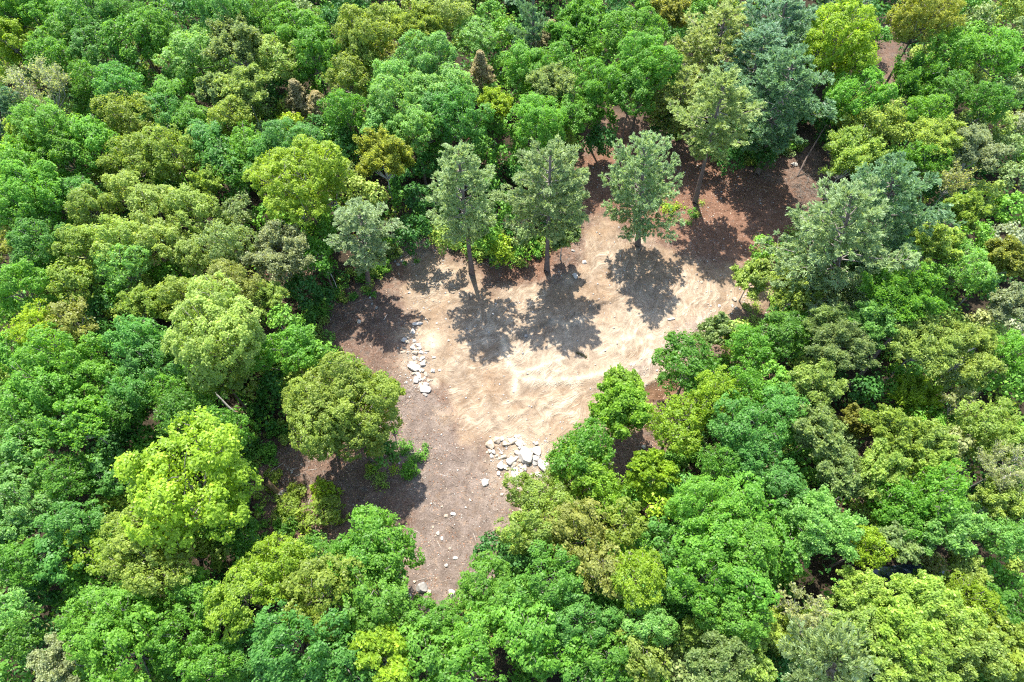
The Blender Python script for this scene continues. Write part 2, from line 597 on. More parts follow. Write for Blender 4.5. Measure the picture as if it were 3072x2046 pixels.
    c = mix(math_('SUBTRACT', 1.0, att('wood')), c, mix(1.0, c, blot, 'MULTIPLY'))
    # little stones and wood chips
    vo = N(nt, 'ShaderNodeTexVoronoi')
    vo.inputs['Scale'].default_value = 3.2
    L(tc.outputs['Object'], vo.inputs['Vector'])
    dots = N(nt, 'ShaderNodeMapRange')
    dots.inputs['From Min'].default_value = 0.17
    dots.inputs['From Max'].default_value = 0.12
    L(vo.outputs['Distance'], dots.inputs['Value'])
    pick = N(nt, 'ShaderNodeSeparateColor')
    L(vo.outputs['Color'], pick.inputs[0])
    sel = math_('GREATER_THAN', pick.outputs[0], 0.72)
    dfac = math_('MULTIPLY', math_('MULTIPLY', dots.outputs[0], sel), math_('SUBTRACT', 1.0, att('wood')))
    c = mix(math_('MULTIPLY', dfac, 0.75), c, (0.370, 0.326, 0.271))
    p = N(nt, 'ShaderNodeBsdfPrincipled')
    p.inputs['Roughness'].default_value = 0.95
    p.inputs['Specular IOR Level'].default_value = 0.1
    L(c, p.inputs['Base Color'])
    bp = N(nt, 'ShaderNodeBump')
    bp.inputs['Strength'].default_value = 0.6
    bp.inputs['Distance'].default_value = 0.12
    hsum = math_('ADD', math_('ADD', n_fine, math_('MULTIPLY', n_grain, 0.5), False), math_('ADD', math_('MULTIPLY', dfac, 0.6), math_('MULTIPLY', math_('MULTIPLY', math_('ADD', rn.outputs['Fac'], math_('MULTIPLY', lines, 1.6, False), False), 1.1, False), att('sand'), False), False), False)
    L(hsum, bp.inputs['Height'])
    L(bp.outputs[0], p.inputs['Normal'])
    L(p.outputs[0], out.inputs[0])
    return m


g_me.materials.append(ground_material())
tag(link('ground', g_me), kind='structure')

# dark little pond under the trees
mw, nt, out = new_mat('dark_pond_water')
p = N(nt, 'ShaderNodeBsdfPrincipled')
p.inputs['Base Color'].default_value = (0.012, 0.02, 0.03, 1)
p.inputs['Roughness'].default_value = 0.04
nz = N(nt, 'ShaderNodeTexNoise')
nz.inputs['Scale'].default_value = 3.0
bp = N(nt, 'ShaderNodeBump')
bp.inputs['Strength'].default_value = 0.15
bp.inputs['Distance'].default_value = 0.05
nt.links.new(nz.outputs['Fac'], bp.inputs['Height'])
nt.links.new(bp.outputs[0], p.inputs['Normal'])
nt.links.new(p.outputs[0], out.inputs[0])
wme = bpy.data.meshes.new('pond_water')
cw = at(2740, 1735)
pv = [(v[0] + (v[0] - cw.x) * 0.12, v[1] + (v[1] - cw.y) * 0.25, -0.06) for v in POND]
bm = bmesh.new()
bm.faces.new([bm.verts.new(v) for v in pv])
bmesh.ops.triangulate(bm, faces=bm.faces[:])
bmesh.ops.recalc_face_normals(bm, faces=bm.faces[:])
bm.to_mesh(wme)
bm.free()
wme.materials.append(mw)
tag(link('pond_water', wme), kind='structure')


# ------------------------------------------------------------------ tree shapes
def lobes_for(rng, R, Hc, n, lr=(0.24, 0.42)):
    out = [(np.array([0, 0, Hc * 0.35]) + rng.normal(size=3) * R * 0.06, R * 0.5)]
    ga = math.pi * (3 - math.sqrt(5))
    off = rng.uniform(0, 6.28)
    n = int(n * 1.3)
    for i in range(n):
        z = 0.78 - 1.5 * (i + 0.5) / n
        ph = off + i * ga + rng.uniform(-0.25, 0.25)
        rr = math.sqrt(max(0, 1 - z * z))
        k = rng.uniform(0.48, 0.84) * (1 + 0.14 * math.sin(3 * ph + off * 2) + 0.10 * math.sin(5 * ph + off * 3))
        if z < 0:
            rr = 1 + 0.25 * z
        c = np.array([math.cos(ph) * rr * R * k, math.sin(ph) * rr * R * k, z * Hc * 0.75])
        out.append((c, R * rng.uniform(*lr)))
    return out


def sphere_pts(rng, n):
    return norm(rng.normal(size=(n, 3)))


def clump_points(rng, lobes, Hc, cr, dens, zmin):
    P, D = [], []
    ph = rng.uniform(0, 6.28, 6)
    for i, (c, r) in enumerate(lobes):
        n = max(6, int(4 * math.pi * r * r / (math.pi * cr * cr) * 0.62 * dens))
        u = sphere_pts(rng, n)
        u = u[u[:, 2] > -0.45]
        q = c + u * r * rng.uniform(0.86, 1.06, (len(u), 1)) * np.array([1, 1, 0.82])
        keep = np.ones(len(q), bool)
        for j, (c2, r2) in enumerate(lobes):
            if j != i:
                keep &= np.linalg.norm((q - c2) / np.array([1, 1, 0.82]), axis=1) > r2 * 0.82
        keep &= q[:, 2] > zmin
        w = np.sin(q[:, 0] * 1.25 + ph[0]) + np.sin(q[:, 1] * 1.4 + ph[1]) + np.sin((q[:, 0] + q[:, 2]) * 2.1 + ph[2]) + np.sin((q[:, 1] - q[:, 2]) * 2.4 + ph[3])
        keep &= w > -1.55
        P.append(q[keep])
        D.append(u[keep])
    return np.concatenate(P), np.concatenate(D)


def broad_crown(seed, R, Hc=None, nl=11, cr=0.5, leaves=60, ha=0.17, hb=0.11, dens=1.0, flat=0.7, ragged=0.5, fill=0.25, twig_n=0):
    """leaves gathered in rounded sprays over several lobes; returns crown mesh and branch mesh"""
    rng = np.random.default_rng(seed)
    Hc = Hc or R * 0.95
    lobes = lobes_for(rng, R, Hc, nl, (0.24, 0.42) if R < 5 else (0.17, 0.33))
    C, D = clump_points(rng, lobes, Hc, cr, dens, -Hc * 1.05)
    k = len(C)
    sz = rng.uniform(0.7, 1.3, k) * cr
    cnt = np.maximum(6, (leaves * (sz / cr) ** 2).astype(int))
    idx = np.repeat(np.arange(k), cnt)
    u = sphere_pts(rng, len(idx))
    dn = D[idx]
    dot = (u * dn).sum(1)
    u = np.where((dot < -0.15)[:, None], u - 2 * dot[:, None] * dn, u)
    dot = (u * dn).sum(1, keepdims=True)
    off = (u - dn * dot * (1 - flat)) * sz[idx][:, None] * rng.uniform(0.5, 1.0, (len(idx), 1)) ** 0.5 + rng.normal(size=u.shape) * 0.13 * (rng.random((len(idx), 1)) < 0.45)
    P = C[idx] + off
    Nn = norm(u * 0.5 + dn * 0.25 + np.array([0, 0.1, 0.85]) + rng.normal(size=u.shape) * ragged * 0.75)
    cv = rng.uniform(0.3, 0.7, k)
    var = np.clip(cv[idx] + rng.normal(0, 0.17, len(idx)), 0, 1)
    # sparse inner and lower leaves
    nf = int(len(idx) * fill)
    if nf:
        li = rng.integers(0, len(lobes), nf)
        cc = np.array([l[0] for l in lobes])[li]
        rr = np.array([l[1] for l in lobes])[li][:, None]
        Pf = cc + sphere_pts(rng, nf) * rr * rng.uniform(0.2, 0.85, (nf, 1))
        P = np.concatenate([P, Pf])
        Nn = np.concatenate([Nn, norm(sphere_pts(rng, nf) + np.array([0, 0, 0.7]))])
        var = np.concatenate([var, rng.uniform(0.2, 0.7, nf)])
    me = mesh_np('leafy_crown', leaf_verts(rng, P, Nn, ha, hb), len(P), 4, M_LEAF, var)
    T = Tubes()
    root = np.array([0, 0, -Hc * 0.95])
    for c, r in lobes:
        mid = (root * 0.45 + c * 0.55) + np.array([0, 0, -Hc * 0.12]) + rng.normal(size=3) * 0.12 * R
        T.add([root, mid, c], [0.035 * R * 0.9, 0.022 * R, 0.011 * R], 5)
        for q in range(4 + twig_n):
            d = norm(sphere_pts(rng, 1)[0] * 0.8 + norm(c - root) * 0.7)
            e = c + d * r * 0.9
            m2 = (c + e) / 2 + rng.normal(size=3) * 0.08 * r
            T.add([mid * 0.25 + c * 0.75, m2, e], [0.009 * R, 0.006 * R, 0.002 * R + 0.006], 4)
    return me, T.mesh('branches', M_LIMB)


def sparse_crown(seed, R, Hc=None, leafy=1.0, ha=0.115, hb=0.075, twigs=8, mat=None, up=0.5, per=7):
    """a see-through crown: forking twigs carry small scattered leaf sprays"""
    rng = np.random.default_rng(seed)
    Hc = Hc or R * 0.9
    T = Tubes()
    root = np.array([0.0, 0.0, -Hc * 0.95])
    ends = []
    nl = 9
    ga = math.pi * (3 - math.sqrt(5))
    off = rng.uniform(0, 6.28)
    for i in range(nl):
        z = 0.9 - 0.95 * (i + 0.5) / nl
        ph = off + i * ga + rng.uniform(-0.3, 0.3)
        rr = math.sqrt(max(0, 1 - z * z)) * rng.uniform(0.8, 1.0)
        tip = np.array([math.cos(ph) * rr * R * 0.72, math.sin(ph) * rr * R * 0.72, z * Hc * 0.7])
        mid = root * 0.5 + tip * 0.5 + np.array([0, 0, -Hc * 0.1]) + rng.normal(size=3) * 0.07 * R
        T.add([root, mid, tip], [0.024 * R, 0.014 * R, 0.007 * R], 4)
        d0 = norm(tip - root)
        for j in range(twigs):
            t = rng.uniform(0.25, 1.0)
            s = mid * (1 - t) + tip * t
            d = norm(d0 * 0.8 + sphere_pts(rng, 1)[0] * 0.75 + np.array([0, 0, up * 0.4]))
            ln = R * rng.uniform(0.28, 0.5)
            e = s + d * ln
            m1 = (s + e) / 2 + rng.normal(size=3) * 0.04 * R
            T.add([s, m1, e], [0.006 * R, 0.004 * R + 0.003, 0.002 * R + 0.004], 3)
            for q in range(5):
                tt = rng.uniform(0.2, 1.0)
                b = s * (1 - tt) + e * tt
                d2 = norm(d * 0.8 + sphere_pts(rng, 1)[0] * 0.7 + np.array([0, 0, up * 0.4]))
                e2 = b + d2 * R * rng.uniform(0.10, 0.22)
                T.add([b, e2], [0.0025 * R + 0.004, 0.006], 3)
                ends.append((b, e2))
    br = T.mesh('branches', M_TWIG if mat is None else mat)
    if leafy <= 0:
        return None, br
    n = int(len(ends) * per * leafy * (R / 4.0) ** 1.2 * 12)
    ei = rng.integers(0, len(ends), n)
    A = np.array([e[0] for e in ends])[ei]
    B = np.array([e[1] for e in ends])[ei]
    t = rng.uniform(0.1, 1.15, (n, 1))
    P = A * (1 - t) + B * t + rng.normal(size=(n, 3)) * R * 0.045
    Nn = norm(sphere_pts(rng, n) * 0.8 + np.array([0, 0.1, 0.9]))
    cv = rng.uniform(0.25, 0.75, len(ends))
    var = np.clip(cv[ei] + rng.normal(0, 0.2, n), 0, 1)
    me = mesh_np('leafy_crown', leaf_verts(rng, P, Nn, ha, hb), n, 4, M_LEAF, var)
    return me, br


def pine_shape(seed, R, Hcrown, base=0.62, whorls=12, per=6, tufts=24, needles=28, droop=0.0, dense=1.0):
    """white pine: whorls of long limbs carrying brush-like needle plates. Origin at the crown's lower end."""
    rng = np.random.default_rng(seed)
    T = Tubes()
    TP, TD = [], []
    for w in range(whorls):
        t = (w + 0.3) / whorls
        z0 = Hcrown * t
        prof = min(1.0, base + 1.3 * t) * (1 - max(0, t - 0.32) / 0.68 * 0.8)
        m = per if t < 0.85 else 4
        a0 = rng.uniform(0, 6.28)
        for k in range(m):
            a = a0 + 2 * math.pi * k / m + rng.uniform(-0.35, 0.35)
            ln = R * prof * rng.choice([0.62, 0.85, 1.0, 1.18]) * rng.uniform(0.9, 1.08)
            if rng.random() < 0.12:
                continue
            dirh = np.array([math.cos(a), math.sin(a), 0])
            rise = ln * (0.10 + 0.5 * t + rng.uniform(-0.05, 0.1) - droop)
            pts = [np.array([0, 0, z0]), np.array([0, 0, z0]) + dirh * ln * 0.5 + np.array([0, 0, rise * 0.3]),
                   np.array([0, 0, z0]) + dirh * ln + np.array([0, 0, rise])]
            T.add(pts, [0.055, 0.035, 0.012], 4)
            side = np.array([-dirh[1], dirh[0], 0])
            nt_ = max(4, int(tufts * ln / R * 1.15 * dense))
            for q in range(nt_):
                s = 0.30 + 0.72 * (q + rng.uniform(0, 1)) / nt_
                spread = ln * 0.23 * math.sin(min(1.0, (s - 0.15) * 1.25) * math.pi * 0.85)
                sd = rng.uniform(-1, 1) * spread
                b = pts[0] * (1 - s) ** 2 + 2 * s * (1 - s) * pts[1] + s * s * pts[2]
                c = b + side * sd + np.array([0, 0, abs(sd) * 0.12 + rng.uniform(-0.1, 0.12)])
                ax = norm(dirh * 1.1 + side * (sd / (spread + 1e-6)) * 0.7 + np.array([0, 0, 0.35 + 0.5 * t]) + rng.normal(size=3) * 0.15)
                TP.append(c)
                TD.append(ax)
                if q % 2 == 0:
                    T.add([b, c], [0.016, 0.008], 3)
    # leader
    for q in range(8):
        TP.append(np.array([0, 0, Hcrown * (0.9 + 0.12 * q / 8)]) + rng.normal(size=3) * 0.12)
        TD.append(norm(np.array([0, 0, 1.0]) + rng.normal(size=3) * 0.5))
    TP, TD = np.array(TP), np.array(TD)
    sub = 3
    k = len(TP) * sub
    TPs = np.repeat(TP, sub, 0) + rng.normal(size=(k, 3)) * np.array([0.15, 0.15, 0.10])
    TDs = norm(np.repeat(TD, sub, 0) + rng.normal(size=(k, 3)) * 0.35)
    nn = max(6, needles // 2)
    idx = np.repeat(np.arange(k), nn)
    d = norm(TDs[idx] * 1.1 + sphere_pts(rng, len(idx)) * 0.75)
    ln = rng.uniform(0.18, 0.34, (len(idx), 1))
    P0 = TPs[idx] + TDs[idx] * rng.uniform(-0.10, 0.16, (len(idx), 1))
    P1 = P0 + d * ln
    s = norm(np.cross(d, np.array([0, 0.1, 1.0]) + rng.normal(size=d.shape) * 0.45)) * rng.uniform(0.024, 0.040, (len(idx), 1))
    V = np.stack([P0 - s * 0.6, P0 + s * 0.6, P1 + s, P1 - s], 1).reshape(-1, 3)
    cv = rng.uniform(0.25, 0.75, k)
    var = np.clip(cv[idx] + rng.normal(0, 0.15, len(idx)), 0, 1)
    return mesh_np('needle_crown', V, len(idx), 4, M_NEEDLE, var), T.mesh('branches', M_LIMB)


def cedar_shape(seed, R, H):
    rng = np.random.default_rng(seed)
    k = 620
    t = rng.uniform(0, 1, k) ** 1.25
    a = rng.uniform(0, 6.28, k)
    bump = 1 + 0.32 * np.sin(a * 5 + t * 17) * (1 - t)
    rr = R * (1 - t * 0.9) * bump * rng.uniform(0.5, 1.15, k)
    C = np.stack([np.cos(a) * rr, np.sin(a) * rr, H * t], 1)
    D = norm(np.stack([np.cos(a), np.sin(a), np.full(k, 0.8)], 1))
    idx = np.repeat(np.arange(k), 24)
    u = sphere_pts(rng, len(idx))
    P = C[idx] + u * 0.27 * rng.uniform(0.4, 1, (len(idx), 1)) + D[idx] * 0.05
    Nn = norm(u * 0.5 + D[idx] * 0.3 + np.array([0, 0, 0.8]) + rng.normal(size=u.shape) * 0.4)
    var = np.clip(rng.uniform(0.25, 0.75, k)[idx] + rng.normal(0, 0.18, len(idx)), 0, 1)
    me = mesh_np('scaly_crown', leaf_verts(rng, P, Nn, 0.10, 0.045), len(P), 4, M_NEEDLE, var)
    T = Tubes()
    for q in range(40):
        tt = rng.uniform(0.05, 0.9)
        aa = rng.uniform(0, 6.28)
        r2 = R * (1 - tt * 0.93) * 0.85
        T.add([(0, 0, H * tt - 0.1), (math.cos(aa) * r2, math.sin(aa) * r2, H * tt + 0.15)], [0.03, 0.01], 3)
    return me, T.mesh('branches', M_LIMB)


def trunk_mesh(seed, bend=0.03):
    """unit-high tapered bole with a flared foot; radius scaled by the object"""
    rnd = random.Random(seed)
    T = Tubes()
    pts, rad = [], []
    for i in range(9):
        t = i / 8
        pts.append((math.sin(t * 3 + seed) * bend * 1.5 * t, math.cos(t * 2.3 + seed) * bend * t, -0.03 + 1.03 * t))
        rad.append((0.5 + 0.75 * (1 - t) ** 2 * 0.35 + 0.5 * (1 - t)) * (1.35 if i == 0 else 1.1 if i == 1 else 1.0) * rnd.uniform(0.96, 1.04))
    T.add([(p[0] * 0, p[1] * 0, p[2]) if i == 0 else p for i, p in enumerate(pts)], rad, 9)
    return T


def trunk_data(seed, mat):
    T = trunk_mesh(seed)
    return T.mesh('trunk', mat)


TRUNKS = [trunk_data(s, M_BARK) for s in range(4)]
TRUNKS_PALE = [trunk_data(s + 9, M_TWIG) for s in range(2)]

PROTO = {}
PROTO['o'] = [(6.3, *broad_crown(11, 6.3, nl=27, cr=0.44, leaves=55, ha=0.120, hb=0.080)),
              (6.0, *broad_crown(12, 6.0, nl=23, cr=0.42, leaves=52, ha=0.120, hb=0.080)),
              (4.8, *broad_crown(13, 4.8, nl=14, cr=0.40, leaves=52, ha=0.116, hb=0.076)),
              (4.7, *broad_crown(14, 4.7, nl=11, cr=0.42, leaves=55, ha=0.116, hb=0.076)),
              (4.6, *broad_crown(15, 4.6, Hc=3.9, nl=13, cr=0.38, leaves=50, ha=0.116, hb=0.076)),
              (3.3, *broad_crown(16, 3.3, nl=10, cr=0.36, leaves=47, ha=0.112, hb=0.072)),
              (3.2, *broad_crown(17, 3.2, nl=9, cr=0.38, leaves=50, ha=0.112, hb=0.072)),
              (2.1, *broad_crown(18, 2.1, nl=7, cr=0.38, leaves=61, ha=0.112, hb=0.076)),
              (2.0, *broad_crown(19, 2.0, nl=5, cr=0.40, leaves=63, ha=0.112, hb=0.076))]
PROTO['m'] = [(6.0, *broad_crown(31, 6.0, nl=20, cr=0.36, leaves=36, ha=0.120, hb=0.072, dens=0.85, ragged=0.9, flat=0.5, fill=0.3)),
              (4.6, *broad_crown(32, 4.6, nl=11, cr=0.34, leaves=34, ha=0.116, hb=0.072, dens=0.85, ragged=0.9, flat=0.5, fill=0.3)),
              (4.4, *broad_crown(33, 4.4, Hc=3.8, nl=14, cr=0.32, leaves=32, ha=0.116, hb=0.072, dens=0.85, ragged=0.9, flat=0.5, fill=0.3)),
              (3.0, *broad_crown(34, 3.0, nl=9, cr=0.32, leaves=34, ha=0.112, hb=0.068, dens=0.9, ragged=0.9, flat=0.5, fill=0.3)),
              (2.9, *broad_crown(35, 2.9, Hc=2.6, nl=11, cr=0.30, leaves=32, ha=0.112, hb=0.068, dens=0.9, ragged=0.9, flat=0.5, fill=0.3)),
              (1.9, *broad_crown(36, 1.9, nl=6, cr=0.28, leaves=32, ha=0.104, hb=0.064, dens=0.9, ragged=0.9, flat=0.5, fill=0.3))]
PROTO['f'] = [(5.2, *sparse_crown(51, 5.2, leafy=1.25, twigs=12)),
              (4.2, *sparse_crown(52, 4.2, leafy=1.45, twigs=11)),
              (4.0, *sparse_crown(53, 4.0, leafy=1.2, twigs=10)),
              (2.9, *sparse_crown(54, 2.9, leafy=1.9, twigs=9)),
              (2.0, *sparse_crown(55, 2.0, leafy=2.6, twigs=8))]
PROTO['v'] = [(4.6, *sparse_crown(61, 4.6, leafy=0.40, twigs=11, ha=0.13, hb=0.09)),
              (3.2, *sparse_crown(62, 3.2, leafy=0.60, twigs=9, ha=0.13, hb=0.09)),
              (2.2, *sparse_crown(63, 2.2, leafy=0.8, twigs=8, ha=0.12, hb=0.08))]
PROTO['b'] = [(3.6, *sparse_crown(71, 3.6, leafy=0.09, twigs=12)),
              (2.2, *sparse_crown(72, 2.2, leafy=0.08, twigs=10))]
PROTO['s'] = [(1.6, *broad_crown(81, 1.6, Hc=1.1, nl=6, cr=0.26, leaves=20, ha=0.12, hb=0.075, ragged=0.9, fill=0.3)),
              (1.1, *broad_crown(82, 1.1, Hc=0.9, nl=5, cr=0.24, leaves=20, ha=0.11, hb=0.07, ragged=0.9, fill=0.3))]
PROTO['p'] = [(4.4, *pine_shape(91, 4.4, 11.0, base=0.5, whorls=10, per=6)), (4.4, *pine_shape(92, 4.4, 12.0, base=0.4, whorls=13, per=5)),
              (4.2, *pine_shape(93, 4.2, 10.0, base=0.55, whorls=9, per=7)), (4.6, *pine_shape(94, 4.6, 10.5, base=0.85, whorls=12, per=6))]
PROTO_CH = {'p': [11.0, 12.0, 10.0, 10.5]}
PROTO['c'] = [(1.9, *cedar_shape(101, 1.9, 6.0)), (1.7, *cedar_shape(102, 1.7, 5.0))]

# apparent sunlit colours, turned into leaf colours
PAL = {'BG': (118, 182, 56), 'YG': (152, 195, 48), 'MG': (104, 166, 54), 'DG': (72, 132, 48), 'TG': (108, 174, 70), 'PT': (136, 195, 90), 'LG': (142, 196, 60), 'LY': (160, 202, 82),
       'OL': (146, 182, 68), 'OB': (150, 170, 72), 'PA': (158, 196, 86), 'GY': (138, 174, 92), 'GW': (158, 184, 126), 'BZ': (150, 174, 60),
       'PI': (150, 186, 118), 'PB': (112, 160, 104), 'PY': (156, 188, 96), 'CE': (160, 164, 100), 'BR': (158, 180, 100)}
LEAF_K = 0.68


def leaf_col(code, rnd):
    c = lin(PAL[code])
    j = rnd.uniform(0.9, 1.12)
    return (c[0] * 1.20 * LEAF_K * j * rnd.uniform(0.95, 1.05), c[1] * LEAF_K * 1.02 * j, (c[2] * 1.25 + 0.008) * LEAF_K * j * rnd.uniform(0.9, 1.1), 1.0)


TREES = []      # records for the labels
_count = {}


def place_tree(px, py, rx, ry, kind, col, hz=None, seed=0, name=None):
    """broadleaf tree whose crown the photograph shows centred at px, py with radii rx, ry"""
    rnd = random.Random(seed * 7919 + int(px) * 31 + int(py))
    zc = 10.0
    for _ in range(4):
        c = at(px, py, zc)
        R = rx * depth_of(c) / FPX
        if hz is not None:
            zc = hz
        elif col == 'DG':
            zc = 2.5 + 0.9 * R
        elif kind == 's':
            zc = 0.75 * R
        else:
            zc = min(6.5 + 1.35 * R, 14.0)
    c = at(px, py, zc)
    R = rx * depth_of(c) / FPX * 1.10
    protos = PROTO[kind]
    cand = sorted(range(len(protos)), key=lambda i: abs(math.log(protos[i][0] / R)) + rnd.uniform(0, 0.30))
    r0, crown, branches = protos[cand[0]]
    s = R / r0
    sy = s * max(0.78, min(1.28, ry / rx * 1.12))
    names = {'o': 'broadleaf_tree', 'm': 'broadleaf_tree', 'f': 'thin_leaved_tree', 'v': 'thin_leaved_tree', 'b': 'bare_tree', 's': 'shrub'}
    root = bpy.data.objects.new(name or names[kind], None)
    COL.objects.link(root)
    root.empty_display_size = 0.5
    gz = ground_z(c.x, c.y)
    root.location = (c.x, c.y, gz)
    rz = rnd.uniform(0, 6.28)
    if abs(math.sin(rz)) > 0.5:
        sxx, syy = sy, s
    else:
        sxx, syy = s, sy
    zz = zc - gz
    colr = leaf_col(col, rnd)
    if crown is not None:
        k = link('crown', crown, root, (0, 0, zz))
        k.rotation_euler = (0, 0, rz)
        k.scale = (sxx, syy, s * rnd.uniform(0.9, 1.1))
        k.color = colr
    b = link('branches', branches, root, (0, 0, zz))
    b.rotation_euler = (0, 0, rz)
    b.scale = (sxx, syy, s)
    pale = kind in 'fvb'
    tr = link('trunk' if kind != 's' else 'stem', rnd.choice(TRUNKS_PALE if pale else TRUNKS), root, (0, 0, 0))
    tr.rotation_euler = (0, 0, rnd.uniform(0, 6.28))
    rad = (0.018 * R + 0.03) if kind in 'fvbs' else 0.022 * R + 0.08
    tr.scale = (rad, rad, max(0.3, zz - s * r0 * 0.45))
    TREES.append(dict(o=root, x=px, y=py, R=R, rx=rx, kind=kind, col=col))
    return root


def place_pine(bx, by, apx, apy, rx, col, i=0, crown_frac=0.55, seed=0, h=None, trunk_r=0.26):
    """pine with its foot at source pixel bx, by and its tip at apx, apy"""
    rnd = random.Random(seed + 5)
    b = at(bx, by)
    th = TILT + math.atan((1023.0 - apy) / FPX)
    if h is None:
        h = CAM_H - b.y / math.tan(th)
    tip_x = (apx - 1536.0) / FPX * (b.y * ST + (CAM_H - h) * CT)
    lean = math.atan2(tip_x - b.x, h)
    root = bpy.data.objects.new('pine_tree', None)
    COL.objects.link(root)
    gz = ground_z(b.x, b.y)
    root.location = (b.x, b.y, gz)
    root.rotation_euler = (0, lean, 0)
    r0, crown, branches = PROTO['p'][i]
    ch0 = PROTO_CH['p'][i]
    mid = Vector((b.x, b.y, h * (1 - crown_frac * 0.6)))
    R = rx * 1.24 * depth_of(mid) / FPX
    s = R / r0
    sz = h * crown_frac / (ch0 * 1.03)
    rz = rnd.uniform(0, 6.28)
    k = link('crown', crown, root, (0, 0, h * (1 - crown_frac)))
    k.scale = (s, s, sz)
    k.rotation_euler = (0, 0, rz)
    k.color = leaf_col(col, rnd)
    q = link('branches', branches, root, (0, 0, h * (1 - crown_frac)))
    q.scale = (s, s, sz)
    q.rotation_euler = (0, 0, rz)
    t = link('trunk', rnd.choice(TRUNKS), root)
    t.scale = (trunk_r, trunk_r, h * 0.93)
    TREES.append(dict(o=root, x=apx, y=(apy + rx * 0.9), R=R, rx=rx, kind='p', col=col))
    print('pine', bx, by, 'h', round(h, 1), 'R', round(R, 1))
    return root


def place_cedar(px, py, rx, h_, col='CE', i=0, zb=4.0):
    """cone-shaped cedar, crown base centred at px, py"""
    rnd = random.Random(int(px))
    c = at(px, py, zb)
    R = rx * depth_of(c) / FPX
    r0, crown, branches = PROTO['c'][i]
    root = bpy.data.objects.new('cedar_tree', None)
    COL.objects.link(root)
    root.location = (c.x, c.y, 0)
    for nm, d in (('crown', crown), ('branches', branches)):
        k = link(nm, d, root, (0, 0, zb))
        s = R / r0
        k.scale = (s, s, h_ / (6.0 if i == 0 else 5.0))
        k.color = leaf_col(col, rnd)
    t = link('trunk', TRUNKS[0], root)
    t.scale = (0.12, 0.12, zb + h_ * 0.8)
    TREES.append(dict(o=root, x=px, y=py - rx * 0.6, R=R, rx=rx, kind='c', col=col))


